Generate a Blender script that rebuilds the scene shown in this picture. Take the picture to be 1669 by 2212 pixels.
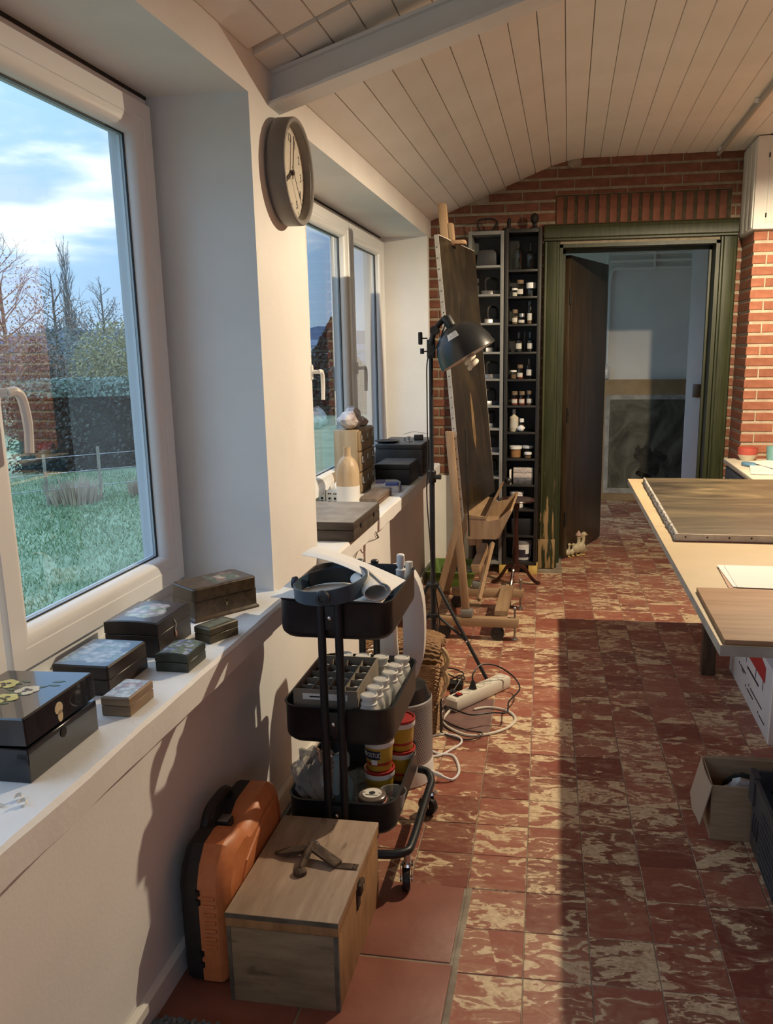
import bpy, bmesh, math, random
from mathutils import Vector, Matrix
import numpy as np
random.seed(7); R = math.radians; PI = math.pi
for o in list(bpy.data.objects): bpy.data.objects.remove(o)
scene = bpy.context.scene
C = scene.collection

# ------------------------------------------------------------------ camera
cd = bpy.data.cameras.new('camera'); cam = bpy.data.objects.new('camera', cd); C.objects.link(cam); scene.camera = cam
cd.sensor_fit = 'AUTO'; cd.sensor_width = 36.0; cd.lens = 1836.0 / 2212.0 * 36.0
cd.shift_x = -(914.0 - 834.5) / 2212.0; cd.shift_y = (1165.0 - 1106.0) / 2212.0
cd.clip_start = 0.02; cd.clip_end = 3000
right = Vector((0.98632986, 0.16436288, -0.01175793)); down = Vector((0.02419961, -0.21506121, -0.9763007)); fwd = Vector((-0.16299627, 0.96267, -0.21609881))
m3 = Matrix((right, -down, -fwd)).transposed()
cam.matrix_world = Matrix.Translation((0, 0, 1.5)) @ m3.to_4x4()

# ------------------------------------------------------------------ node helpers
def newmat(name):
    m = bpy.data.materials.new(name); m.use_nodes = True; nt = m.node_tree; nt.nodes.clear()
    out = nt.nodes.new('ShaderNodeOutputMaterial'); return m, nt, out
def N(nt, t, **kw):
    n = nt.nodes.new(t)
    for k, v in kw.items():
        if k.startswith('i_'):
            key = k[2:]; key = int(key) if key.isdigit() else key
            n.inputs[key].default_value = v
        else: setattr(n, k, v)
    return n
def L(nt, a, b): nt.links.new(a, b)
def c4(c): return (c[0], c[1], c[2], 1.0)
def ramp(nt, fac, stops, interp='LINEAR'):
    r = nt.nodes.new('ShaderNodeValToRGB'); r.color_ramp.interpolation = interp
    el = r.color_ramp.elements
    while len(el) > 1: el.remove(el[-1])
    el[0].position = stops[0][0]; el[0].color = c4(stops[0][1])
    for p, c in stops[1:]:
        e = el.new(p); e.color = c4(c)
    L(nt, fac, r.inputs[0]); return r.outputs[0]
def srgb(r, g, b):
    f = lambda v: ((v / 255 + .055) / 1.055) ** 2.4 if v > 10 else v / 255 / 12.92
    return (f(r), f(g), f(b))

# ------------------------------------------------------------------ world: partly cloudy late afternoon sky
w = bpy.data.worlds.new('sky'); scene.world = w; w.use_nodes = True; nt = w.node_tree; nt.nodes.clear()
wo = N(nt, 'ShaderNodeOutputWorld'); bg = N(nt, 'ShaderNodeBackground'); L(nt, bg.outputs[0], wo.inputs[0])
tc = N(nt, 'ShaderNodeTexCoord'); sep = N(nt, 'ShaderNodeSeparateXYZ'); L(nt, tc.outputs['Generated'], sep.inputs[0])
grad = ramp(nt, sep.outputs[2], [(0.0, (.34, .49, .68)), (0.12, (.29, .46, .71)), (0.45, (.28, .46, .75)), (1.0, (.28, .48, .78))])
mp = N(nt, 'ShaderNodeMapping'); mp.inputs['Scale'].default_value = (1.0, 1.0, 3.4); mp.inputs['Location'].default_value = (3.1, 1.9, 0.55); L(nt, tc.outputs['Generated'], mp.inputs[0])
n1 = N(nt, 'ShaderNodeTexNoise'); n1.inputs['Scale'].default_value = 2.6; n1.inputs['Detail'].default_value = 6; n1.inputs['Roughness'].default_value = .55; n1.inputs['Distortion'].default_value = .35; L(nt, mp.outputs[0], n1.inputs['Vector'])
cl = ramp(nt, n1.outputs[0], [(.49, (0, 0, 0)), (.63, (1, 1, 1))], 'EASE')
n2 = N(nt, 'ShaderNodeTexNoise'); n2.inputs['Scale'].default_value = 4.5; n2.inputs['Detail'].default_value = 5; L(nt, mp.outputs[0], n2.inputs['Vector'])
cc = ramp(nt, n2.outputs[0], [(.42, (.38, .50, .70)), (.64, (1.05, 1.03, 1.0))])
mx = N(nt, 'ShaderNodeMix', data_type='RGBA'); L(nt, cl, mx.inputs[0]); L(nt, grad, mx.inputs[6]); L(nt, cc, mx.inputs[7])
# a cloudy sky grows brighter towards the zenith
zen = ramp(nt, sep.outputs[2], [(0.0, (.38,)*3), (.30, (.50,)*3), (1.0, (1.0,)*3)])
zm = N(nt, 'ShaderNodeMix', data_type='RGBA', blend_type='MULTIPLY'); zm.inputs[0].default_value = 1; L(nt, mx.outputs[2], zm.inputs[6]); L(nt, zen, zm.inputs[7])
L(nt, zm.outputs[2], bg.inputs[0]); bg.inputs[1].default_value = 3.35

# ------------------------------------------------------------------ exposure
vs = scene.view_settings; vs.view_transform = 'Standard'; vs.look = 'None'; vs.exposure = 0.55; vs.gamma = 1.0; vs.use_curve_mapping = False
LAMP_POWER = 178.0; LAMP_COL = (1.0, .82, .57)

# ------------------------------------------------------------------ mesh helpers
class B:
    def __init__(s): s.bm = bmesh.new()
    def vs(s, pts): return [s.bm.verts.new(p) for p in pts]
    def f(s, v):
        try: return s.bm.faces.new(v)
        except ValueError: return None
    def box(s, x0, x1, y0, y1, z0, z1, bev=0, seg=2):
        v = s.vs([(x0,y0,z0),(x1,y0,z0),(x1,y1,z0),(x0,y1,z0),(x0,y0,z1),(x1,y0,z1),(x1,y1,z1),(x0,y1,z1)])
        fs = [s.f([v[i] for i in q]) for q in ((0,3,2,1),(4,5,6,7),(0,1,5,4),(1,2,6,5),(2,3,7,6),(3,0,4,7))]
        if bev > 0:
            es = list({e for f in fs for e in f.edges})
            bmesh.ops.bevel(s.bm, geom=es, offset=bev, segments=seg, affect='EDGES', profile=.5)
        return s
    def loft(s, rings, closed=True, cap0=True, cap1=True):
        rv = [s.vs(r) for r in rings]; n = len(rings[0])
        for a, b in zip(rv[:-1], rv[1:]):
            for i in range(n if closed else n - 1):
                j = (i + 1) % n; s.f([a[i], a[j], b[j], b[i]])
        if cap0 and closed: s.f(list(reversed(rv[0])))
        if cap1 and closed: s.f(rv[-1])
        return s
    def cyl(s, p0, p1, r0, r1=None, n=16, caps=True):
        return s.tube([p0, p1], [r0, r0 if r1 is None else r1], n, caps=caps)
    def tube(s, pts, r, n=8, closed=False, caps=True):
        P = [Vector(p) for p in pts]; m = len(P)
        rr = r if isinstance(r, (list, tuple)) else [r] * m
        rings = []; up = None
        for i in range(m):
            if closed: t = P[(i + 1) % m] - P[i - 1]
            else: t = P[min(i + 1, m - 1)] - P[max(i - 1, 0)]
            t.normalize()
            if up is None:
                up = Vector((0, 0, 1)) if abs(t.z) < .9 else Vector((1, 0, 0))
            a = up - t * up.dot(t)
            if a.length < 1e-4: a = t.orthogonal()
            a.normalize(); b = t.cross(a); up = a
            rings.append([P[i] + (a * math.cos(2*PI*k/n) + b * math.sin(2*PI*k/n)) * rr[i] for k in range(n)])
        if closed: rings.append(rings[0]); return s.loft(rings, True, False, False)
        return s.loft(rings, True, caps, caps)
    def lathe(s, prof, n=24, c=(0,0,0), cap0=True, cap1=True):
        return s.loft([[(c[0]+max(r,1e-4)*math.cos(2*PI*k/n), c[1]+max(r,1e-4)*math.sin(2*PI*k/n), c[2]+z) for k in range(n)] for r, z in prof], True, cap0, cap1)
    def prism(s, poly, a, b, plane='xz'):
        mk = {'xz': lambda p, t: (p[0], t, p[1]), 'yz': lambda p, t: (t, p[0], p[1]), 'xy': lambda p, t: (p[0], p[1], t)}[plane]
        return s.loft([[mk(p, a) for p in poly], [mk(p, b) for p in poly]])
    def sph(s, c, r, u=14, v=8):
        r = (r, r, r) if not isinstance(r, (tuple, list)) else r
        return s.loft([[(c[0]+r[0]*max(math.sin(PI*j/v),1e-3)*math.cos(2*PI*k/u), c[1]+r[1]*max(math.sin(PI*j/v),1e-3)*math.sin(2*PI*k/u), c[2]-r[2]*math.cos(PI*j/v)) for k in range(u)] for j in range(v+1)])
    def surf(s, fn, nu, nv, thick=0):
        rows = [[fn(i/(nu-1), j/(nv-1)) for i in range(nu)] for j in range(nv)]
        s.loft(rows, False)
        if thick:
            bmesh.ops.recalc_face_normals(s.bm, faces=s.bm.faces)
            bmesh.ops.solidify(s.bm, geom=list(s.bm.faces), thickness=thick)
        return s
    def xf(s, M):
        bmesh.ops.transform(s.bm, matrix=M, verts=s.bm.verts); return s
    def bevel(s, off, seg=2, ang=30):
        bmesh.ops.recalc_face_normals(s.bm, faces=s.bm.faces)
        es = [e for e in s.bm.edges if len(e.link_faces) == 2 and e.calc_face_angle(0) > R(ang)]
        bmesh.ops.bevel(s.bm, geom=es, offset=off, segments=seg, affect='EDGES', profile=.5, clamp_overlap=True); return s
    def mesh(s, name, mat, angle=38):
        bmesh.ops.recalc_face_normals(s.bm, faces=s.bm.faces)
        me = bpy.data.meshes.new(name); s.bm.to_mesh(me); s.bm.free()
        for p in me.polygons: p.use_smooth = True
        me.set_sharp_from_angle(angle=R(angle))
        if mat: me.materials.append(mat)
        return me
    def obj(s, name, mat, parent=None, loc=None, rot=None, angle=38):
        return link(name, s.mesh(name, mat, angle), parent, loc, rot)
def link(name, me, parent=None, loc=None, rot=None):
    o = bpy.data.objects.new(name, me); C.objects.link(o)
    if parent: o.parent = parent
    if loc: o.location = loc
    if rot: o.rotation_euler = rot
    return o
def tag(o, label, cat, group=None, kind=None):
    o['label'] = label; o['category'] = cat
    if group: o['group'] = group
    if kind: o['kind'] = kind
    return o
def T(name, label, cat, loc=(0,0,0), rz=0, group=None):
    o = bpy.data.objects.new(name, None); o.empty_display_size = .05; C.objects.link(o); o.location = loc; o.rotation_euler = (0,0,rz)
    return tag(o, label, cat, group)
def S(name, loc=(0,0,0), label=None):
    o = bpy.data.objects.new(name, None); o.empty_display_size = .05; C.objects.link(o); o.location = loc; o['kind'] = 'structure'
    if label: o['label'] = label
    return o
def struct(o, label=None):
    o['kind'] = 'structure'
    if label: o['label'] = label
    return o
def dup(root, loc, rz=None, label=None):
    r = root.copy(); C.objects.link(r); r.location = loc
    if rz is not None: r.rotation_euler = (0, 0, rz)
    if label: r['label'] = label
    for ch in root.children:
        c = ch.copy(); C.objects.link(c); c.parent = r
        for g in ch.children:
            d = g.copy(); C.objects.link(d); d.parent = c
    return r
def rrect(x0, x1, y0, y1, r, z=0, n=4):
    P = []
    for cx, cy, a0 in ((x1-r,y1-r,0),(x0+r,y1-r,90),(x0+r,y0+r,180),(x1-r,y0+r,270)):
        for k in range(n+1):
            a = R(a0 + 90*k/n); P.append((cx+r*math.cos(a), cy+r*math.sin(a), z))
    return P
def text_mesh(body, size, extr=.0004):
    cu = bpy.data.curves.new('txt', 'FONT'); cu.body = body; cu.size = size; cu.align_x = 'CENTER'; cu.align_y = 'CENTER'; cu.extrude = extr; cu.resolution_u = 3
    o = bpy.data.objects.new('txt', cu); C.objects.link(o)
    dg = bpy.context.evaluated_depsgraph_get(); me = bpy.data.meshes.new_from_object(o.evaluated_get(dg))
    bpy.data.objects.remove(o); return me
def text(name, body, size, mat, parent, mw, extr=.0004):
    me = text_mesh(body, size, extr); me.transform(mw); me.materials.clear(); me.materials.append(mat)
    return link(name, me, parent)
def spline(P, n=8, closed=False):
    P = [Vector(p) for p in P]; out = []; m = len(P)
    rng = range(m if closed else m - 1)
    for i in rng:
        p0 = P[(i-1) % m] if closed or i > 0 else P[i]; p1 = P[i]; p2 = P[(i+1) % m]; p3 = P[(i+2) % m] if closed or i+2 < m else p2
        for k in range(n):
            t = k/n; out.append(.5*((2*p1)+(p2-p0)*t+(2*p0-5*p1+4*p2-p3)*t*t+(3*p1-p0-3*p2+p3)*t**3))
    if not closed: out.append(P[-1])
    return out

# ------------------------------------------------------------------ materials
MATS = {}
def pm(name, c1, c2=None, scale=8, rough=.6, metal=0, bump=0, bscale=60, stretch=(1,1,1), detail=4, lo=.38, hi=.62, coat=0, rnd=0, spec=.5, trans=0, sub=0):
    m, nt, out = newmat(name); p = N(nt, 'ShaderNodeBsdfPrincipled'); L(nt, p.outputs[0], out.inputs[0])
    p.inputs['Roughness'].default_value = rough; p.inputs['Metallic'].default_value = metal; p.inputs['Specular IOR Level'].default_value = spec
    p.inputs['Coat Weight'].default_value = coat; p.inputs['Transmission Weight'].default_value = trans
    tc = N(nt, 'ShaderNodeTexCoord'); mp = N(nt, 'ShaderNodeMapping'); L(nt, tc.outputs['Object'], mp.inputs[0]); mp.inputs['Scale'].default_value = stretch
    if c2 is not None:
        n = N(nt, 'ShaderNodeTexNoise'); n.inputs['Scale'].default_value = scale; n.inputs['Detail'].default_value = detail; L(nt, mp.outputs[0], n.inputs['Vector'])
        col = ramp(nt, n.outputs[0], [(lo, c1), (hi, c2)])
    else:
        rgb = N(nt, 'ShaderNodeRGB'); rgb.outputs[0].default_value = c4(c1); col = rgb.outputs[0]
    if rnd:
        oi = N(nt, 'ShaderNodeObjectInfo'); mr = N(nt, 'ShaderNodeMapRange'); mr.inputs[3].default_value = 1-rnd; mr.inputs[4].default_value = 1+rnd*.6; L(nt, oi.outputs['Random'], mr.inputs[0])
        hs = N(nt, 'ShaderNodeHueSaturation'); L(nt, mr.outputs[0], hs.inputs['Value']); L(nt, col, hs.inputs['Color']); col = hs.outputs[0]
    L(nt, col, p.inputs['Base Color'])
    if bump:
        b = N(nt, 'ShaderNodeTexNoise'); b.inputs['Scale'].default_value = bscale; b.inputs['Detail'].default_value = 5; L(nt, mp.outputs[0], b.inputs['Vector'])
        bn = N(nt, 'ShaderNodeBump'); bn.inputs['Strength'].default_value = bump; bn.inputs['Distance'].default_value = .004; L(nt, b.outputs[0], bn.inputs['Height']); L(nt, bn.outputs[0], p.inputs['Normal'])
    MATS[name] = m; return m
def thin_glass(name, tint=(1,1,1), ior=1.5, rough=0.0, boost=1.0, base=None, basefac=0):
    m, nt, out = newmat(name); tr = N(nt, 'ShaderNodeBsdfTransparent'); tr.inputs[0].default_value = c4(tint); gl = N(nt, 'ShaderNodeBsdfGlossy'); gl.inputs['Roughness'].default_value = rough
    fr = N(nt, 'ShaderNodeFresnel'); fr.inputs[0].default_value = ior; mul = N(nt, 'ShaderNodeMath', operation='MULTIPLY', use_clamp=True); mul.inputs[1].default_value = boost; ge = N(nt, 'ShaderNodeNewGeometry'); iv = N(nt, 'ShaderNodeMath', operation='SUBTRACT'); iv.inputs[0].default_value = 1; L(nt, ge.outputs['Backfacing'], iv.inputs[1]); m2 = N(nt, 'ShaderNodeMath', operation='MULTIPLY'); L(nt, fr.outputs[0], m2.inputs[0]); L(nt, iv.outputs[0], m2.inputs[1]); L(nt, m2.outputs[0], mul.inputs[0])
    src = tr.outputs[0]
    if base:
        df = N(nt, 'ShaderNodeBsdfPrincipled'); df.inputs['Base Color'].default_value = c4(base); df.inputs['Roughness'].default_value = .4; mb = N(nt, 'ShaderNodeMixShader'); mb.inputs[0].default_value = basefac
        L(nt, tr.outputs[0], mb.inputs[1]); L(nt, df.outputs[0], mb.inputs[2]); src = mb.outputs[0]
    mx = N(nt, 'ShaderNodeMixShader'); L(nt, mul.outputs[0], mx.inputs[0]); L(nt, src, mx.inputs[1]); L(nt, gl.outputs[0], mx.inputs[2]); L(nt, mx.outputs[0], out.inputs[0]); MATS[name] = m; return m

plaster = pm('plaster', (.80,.79,.77), (.85,.84,.82), scale=3, rough=.85, bump=.12, bscale=90)
sill_m = pm('sill_paint', (.80,.80,.79), (.86,.86,.85), scale=6, rough=.6, bump=.2, bscale=70)
pvc = pm('pvc', (.86,.87,.87), rough=.32)
pvc_grey = pm('spacer_grey', (.55,.57,.60), rough=.4)
rubber = pm('rubber', (.012,.012,.013), rough=.6)
black_metal = pm('black_metal', (.008,.010,.014), (.013,.016,.021), scale=30, rough=.42)
black_plastic = pm('black_plastic', (.012,.012,.013), rough=.45)
chrome = pm('chrome', (.72,.72,.72), rough=.18, metal=1)
steel = pm('steel', (.35,.35,.36), (.22,.21,.20), scale=20, rough=.4, metal=.9)
white_plastic = pm('white_plastic', (.80,.80,.79), rough=.3)
white_paint = pm('white_paint', (.80,.78,.72), (.84,.82,.77), scale=5, rough=.5)
board_m = pm('ceiling_board', (.83,.80,.74), (.87,.84,.79), scale=4, rough=.55, rnd=.04)
beam_m = pm('beam_paint', (.74,.75,.74), (.78,.79,.78), scale=6, rough=.45)
wglass = thin_glass('window_glass', (.93,.96,.95), 1.5, 0, 2.6)
jglass = thin_glass('jar_glass', (.86,.89,.87), 1.5, .02, 1.5)
clearp = thin_glass('clear_plastic', (.93,.94,.94), 1.45, .08, 1.3, (.8,.82,.82), .22)
cloudyp = thin_glass('cloudy_plastic', (.9,.9,.88), 1.45, .15, 1.0, (.82,.81,.77), .72)
bagp = thin_glass('bag_film', (.97,.975,.98), 1.5, .12, 2.6, (.88,.90,.93), .34)
paper = pm('paper', (.80,.77,.70), (.84,.82,.76), scale=4, rough=.8)
paper_w = pm('paper_white', (.86,.85,.82), rough=.8)
ink = pm('ink', (.015,.015,.02), rough=.7)
card = pm('cardboard', (.36,.26,.16), (.42,.31,.20), scale=12, rough=.85, stretch=(1,1,8))
card_dull = pm('cardboard_grey', (.22,.19,.15), (.28,.24,.19), scale=10, rough=.9)
pine = pm('pine', (.30,.19,.105), (.39,.26,.15), scale=5, rough=.5, stretch=(8,8,.8), detail=6)
pine_x = pm('pine_x', (.30,.19,.105), (.39,.26,.15), scale=5, rough=.5, stretch=(.8,8,8), detail=6)
pine_y = pm('pine_y', (.29,.18,.10), (.37,.245,.14), scale=5, rough=.5, stretch=(8,.8,8), detail=6)
mahog = pm('mahogany', (.030,.009,.007), (.055,.016,.010), scale=6, rough=.25, stretch=(6,6,1))
rust = pm('rusty_iron', (.055,.035,.025), (.12,.08,.055), scale=25, rough=.7, metal=.5, bump=.4)
dark_iron = pm('dark_iron', (.02,.018,.017), (.04,.034,.03), scale=25, rough=.6, metal=.5)
# ================================================================== STRUCTURE
# ---- floor and tiles
OX, OY, PX, PY, TA = -.082, 2.15, .166, .170, R(1.5)
ca, sa = math.cos(TA), math.sin(TA)
def g2w(u, v): return (OX + u*PX*ca - v*PY*sa, OY + u*PX*sa + v*PY*ca)
def tile_material():
    m, nt, out = newmat('marbled_tile'); p = N(nt, 'ShaderNodeBsdfPrincipled'); L(nt, p.outputs[0], out.inputs[0])
    ge = N(nt, 'ShaderNodeNewGeometry'); sb = N(nt, 'ShaderNodeVectorMath', operation='SUBTRACT'); sb.inputs[1].default_value = (OX, OY, 0); L(nt, ge.outputs['Position'], sb.inputs[0])
    ro = N(nt, 'ShaderNodeVectorRotate', rotation_type='Z_AXIS'); ro.inputs['Angle'].default_value = -TA; L(nt, sb.outputs[0], ro.inputs['Vector'])
    dv = N(nt, 'ShaderNodeVectorMath', operation='DIVIDE'); dv.inputs[1].default_value = (PX, PY, 10); L(nt, ro.outputs[0], dv.inputs[0])
    fl = N(nt, 'ShaderNodeVectorMath', operation='FLOOR'); L(nt, dv.outputs[0], fl.inputs[0])
    wn = N(nt, 'ShaderNodeTexWhiteNoise', noise_dimensions='3D'); L(nt, fl.outputs[0], wn.inputs['Vector'])
    sc = N(nt, 'ShaderNodeVectorMath', operation='SCALE'); sc.inputs['Scale'].default_value = 40; L(nt, wn.outputs['Color'], sc.inputs[0])
    st = N(nt, 'ShaderNodeVectorMath', operation='MULTIPLY'); st.inputs[1].default_value = (.62, 1.25, 1); L(nt, dv.outputs[0], st.inputs[0])
    ad = N(nt, 'ShaderNodeVectorMath', operation='ADD'); L(nt, st.outputs[0], ad.inputs[0]); L(nt, sc.outputs[0], ad.inputs[1])
    # domain warp for swirls
    nw = N(nt, 'ShaderNodeTexNoise'); nw.inputs['Scale'].default_value = 1.9; nw.inputs['Detail'].default_value = 3; L(nt, ad.outputs[0], nw.inputs['Vector'])
    wv = N(nt, 'ShaderNodeVectorMath', operation='SCALE'); wv.inputs['Scale'].default_value = 2.1; L(nt, nw.outputs['Color'], wv.inputs[0])
    a2 = N(nt, 'ShaderNodeVectorMath', operation='ADD'); L(nt, ad.outputs[0], a2.inputs[0]); L(nt, wv.outputs[0], a2.inputs[1])
    n = N(nt, 'ShaderNodeTexNoise'); n.inputs['Scale'].default_value = 1.35; n.inputs['Detail'].default_value = 7; n.inputs['Roughness'].default_value = .58; n.inputs['Distortion'].default_value = 1.1; L(nt, a2.outputs[0], n.inputs['Vector'])
    sp = N(nt, 'ShaderNodeSeparateColor'); L(nt, wn.outputs['Color'], sp.inputs[0])
    tm = N(nt, 'ShaderNodeMath', operation='MULTIPLY_ADD'); tm.inputs[1].default_value = .13; tm.inputs[2].default_value = -.06; L(nt, sp.outputs[0], tm.inputs[0])
    sm = N(nt, 'ShaderNodeMath', operation='ADD'); L(nt, n.outputs[0], sm.inputs[0]); L(nt, tm.outputs[0], sm.inputs[1])
    mask = ramp(nt, sm.outputs[0], [(.40, (0,0,0)), (.525, (.16,.16,.16)), (.55, (.28,.28,.28)), (.575, (1,1,1)), (.66, (.85,.85,.85)), (.72, (.35,.35,.35))])
    red = ramp(nt, sp.outputs[1], [(0, (.20,.055,.036)), (.5, (.29,.088,.056)), (1, (.35,.122,.080))])
    fn = N(nt, 'ShaderNodeTexNoise'); fn.inputs['Scale'].default_value = 60; fn.inputs['Detail'].default_value = 6; L(nt, ge.outputs['Position'], fn.inputs['Vector'])
    cr = ramp(nt, fn.outputs[0], [(.35, (.58,.43,.26)), (.65, (.78,.62,.40))])
    mx = N(nt, 'ShaderNodeMix', data_type='RGBA'); L(nt, mask, mx.inputs[0]); L(nt, red, mx.inputs[6]); L(nt, cr, mx.inputs[7]); L(nt, mx.outputs[2], p.inputs['Base Color'])
    rr = ramp(nt, fn.outputs[0], [(.3, (.36,)*3), (.7, (.55,)*3)]); L(nt, rr, p.inputs['Roughness'])
    bn = N(nt, 'ShaderNodeBump'); bn.inputs['Strength'].default_value = .12; bn.inputs['Distance'].default_value = .003; L(nt, n.outputs[0], bn.inputs['Height']); L(nt, bn.outputs[0], p.inputs['Normal'])
    return m
tile_m = tile_material()
terra = pm('plain_terracotta', (.22,.075,.05), (.28,.105,.072), scale=9, rough=.5, bump=.25, bscale=40, detail=7, lo=.3, hi=.75)
grout = pm('grout', (.24,.19,.14), (.36,.30,.22), scale=14, rough=.9, bump=.3)
fl = B(); fl.box(-1.4, 2.9, -2.3, 9.2, -.12, -.0022)
floor = struct(fl.obj('floor', grout), 'red and cream marbled tile floor')
def tile_mesh(w, d, name, mat):
    g = .0014; b = B(); x, y = w/2-g, d/2-g; bv = .0012
    b.loft([[(-x,-y,-.012),(x,-y,-.012),(x,y,-.012),(-x,y,-.012)], [(-x,-y,-bv),(x,-y,-bv),(x,y,-bv),(-x,y,-bv)], [(-x+bv,-y+bv,0),(x-bv,-y+bv,0),(x-bv,y-bv,0),(-x+bv,y-bv,0)]], True, False, True)
    return b.mesh(name, mat)
tm_ = tile_mesh(PX, PY, 'tile', tile_m)
def campos(x, y, z):
    d = Vector((x, y, z-1.5)); return d.dot(right), d.dot(down), d.dot(fwd)
def in_view(x, y, z=0, pad=40):
    a, b_, c = campos(x, y, z)
    if c < .1: return False
    px, py = 914 + 1836*a/c, 1165 + 1836*b_/c
    return -pad < px < 1669+pad and -pad < py < 2212+pad
cells = []
for i in range(-8, 20):
    for j in range(-18, 42):
        x, y = g2w(i+.5, j+.5)
        if x < -.98 or x > 2.78 or y < -2.1 or y > 8.85: continue
        if y > 5.80 and not (-.02 < x < .9 and y < 6.2) and not (y > 6.2 and -1.1 < x < 1.9): continue
        if i <= -2 and -4 <= j <= -1: continue       # plain slab area
        if i in (-2, -3) and j in (6, 7): continue     # dull repair slab by the power strip
        cells.append((i, j, x, y, in_view(x, y), x*x+y*y))
vis = sorted([c for c in cells if c[4]], key=lambda c: c[5])
big = vis[:285]; bigset = {(c[0], c[1]) for c in big}
for c in big:
    link('tile', tm_, floor, (c[2], c[3], random.uniform(-.0008, .0006)), (random.uniform(-.002,.002), random.uniform(-.002,.002), TA))
rb = B()
for c in cells:
    if (c[0], c[1]) in bigset: continue
    q = [g2w(c[0]+.012, c[1]+.012), g2w(c[0]+.988, c[1]+.012), g2w(c[0]+.988, c[1]+.988), g2w(c[0]+.012, c[1]+.988)]
    rb.loft([[(x, y, -.008) for x, y in q], [(x, y, -.0005) for x, y in q]], True, False, True)
ro = rb.obj('distant_tile', tile_m, floor); ro['kind'] = 'stuff'
for (x0, x1, y0, y1) in ((-.586,-.256,1.836,2.146),(-.91,-.592,1.836,2.146),(-.58,-.25,1.49,1.828),(-.905,-.586,1.49,1.828)):
    b = B(); b.box(x0, x1, y0, y1, -.012, .001, .003); b.obj('slab', terra, floor)
b = B(); b.box(-.249, -.232, 1.49, 2.15, -.012, .0005, .003); b.obj('grout_strip', grout, floor)
dull = pm('dull_tile', (.15,.075,.065), (.20,.11,.095), scale=12, rough=.55, bump=.2, detail=7)
for k in range(2):
    x0, y0 = g2w(-3, 6+k); b = B(); b.box(0, 2*PX-.004, 0, PY-.004, -.012, 0, .003); b.obj('repair_slab', dull, floor, (x0+.002, y0+.002, 0), (0,0,TA))

# ---- left wall with two window openings
XW, XS, ZS = -.92, -.85, .75
wl = B()
wl.box(-1.35, XW, -2.3, 5.9, 0, .70)
wl.box(-1.35, XW, -2.3, -.35, .70, 2.23); wl.box(-1.35, XW, 2.53, 3.03, .70, 2.23); wl.box(-1.35, XW, 5.73, 5.79, .70, 2.23)
wl.box(-1.35, XW, -2.3, 5.9, 2.23, 2.8)
wl.box(-1.35, -1.10, 5.79, 5.9, .70, 2.23)
wall_left = struct(wl.obj('wall_left', plaster), 'white plastered window wall with deep reveals')
for k, (y0, y1) in enumerate(((-.36, 2.545), (3.02, 5.74))):
    b = B()
    pr = [(-1.25, .672), (-.865, .672), (-.852, .682), (-.85, .742), (-.858, ZS), (-1.25, ZS)]
    n = 40
    rings = []
    for i in range(n+1):
        t = y0 + (y1-y0)*i/n
        rings.append([(x + (random.uniform(-.0022,.0022) if -.9 < x else 0), t, z + (random.uniform(-.0015,.0015) if -.9 < x else 0)) for x, z in pr])
    b.loft(rings); struct(b.obj('trim_%d' % (k+1), sill_m, angle=30), 'thick white painted window sill')
bb = B()
bb.loft([[(XW+.001,y,0),(-.903,y,0),(-.903,y,.062),(-.910,y,.07),(XW+.001,y,.07)] for y in (-2.2, 1.5, 3.5, 5.86)])
struct(bb.obj('baseboard_left', white_paint), 'low white baseboard below the window wall')
# small plaster cable tick marks at the pier: none

# ---- windows
def rframe(b, y0, y1, z0, z1, prof):
    rings = [[(x,y0+d,z0+d),(x,y1-d,z0+d),(x,y1-d,z1-d),(x,y0+d,z1-d)] for d, x in prof]
    b.loft(rings + [rings[0]], True, False, False); return b
def make_handle(parent, y, z, x0):
    b = B(); b.loft([rrect(-.014,.014,-.034,.034,.013,t,3) for t in (0,.008,.011)]); b.xf(Matrix(((0,0,1,0),(1,0,0,0),(0,1,0,0),(0,0,0,1)))); b.cyl((.008,0,.0),(.044,0,.0),.010,.009,10)
    pts = spline([(.042,-.006,.0),(.048,.012,.002),(.049,.030,-.012),(.046,.044,-.050),(.044,.049,-.085),(.044,.044,-.132)], 5)
    b.tube(pts, [.0105]*(len(pts)-6)+[.0098]*6, 8)
    return b.obj('handle', white_plastic, parent, (x0, y, z))
def window(name, y0, y1, cas, label, hz):
    W = S(name, label=label)
    b = B(); rframe(b, y0, y1, ZS-.01, 2.221, [(0,-1.31),(0,-1.232),(.045,-1.232),(.045,-1.31)]); b.obj('frame', pvc, W)
    b = B(); b.box(-1.30, -1.228, y0, y1, 2.2215, 2.231); b.obj('head_gap', dark_iron, W)
    for (a, c, hs) in cas:
        b = B(); rframe(b, a, c, .798, 2.195, [(0,-1.245),(0,-1.206),(.004,-1.200),(.050,-1.198),(.052,-1.2005),(.055,-1.200),(.072,-1.206),(.082,-1.216),(.088,-1.230),(.089,-1.243),(.03,-1.243)])
        s = b.obj('sash', pvc, W)
        b = B(); rframe(b, a+.076, c-.076, .874, 2.119, [(0,-1.247),(.016,-1.247),(.016,-1.254),(.0185,-1.254),(.0185,-1.262),(0,-1.262)]); b.obj('spacer', pvc_grey, s)
        b = B(); rframe(b, a+.02, c-.02, .81, 2.18, [(0,-1.262),(.064,-1.262),(.068,-1.270),(.068,-1.29),(0,-1.29)]); b.obj('outer_frame', pvc_grey, s)
        b = B(); b.box(-1.251, -1.2475, a+.078, c-.078, .876, 2.117); b.obj('pane', wglass, s)
        b = B(); rframe(b, a+.0885, c-.0885, .8865, 2.1065, [(0,-1.2465),(0,-1.242),(.004,-1.242),(.004,-1.2465)]); b.obj('gasket', rubber, s)
        if hs: make_handle(s, a+.036, hz, -1.2)
    return W
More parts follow.
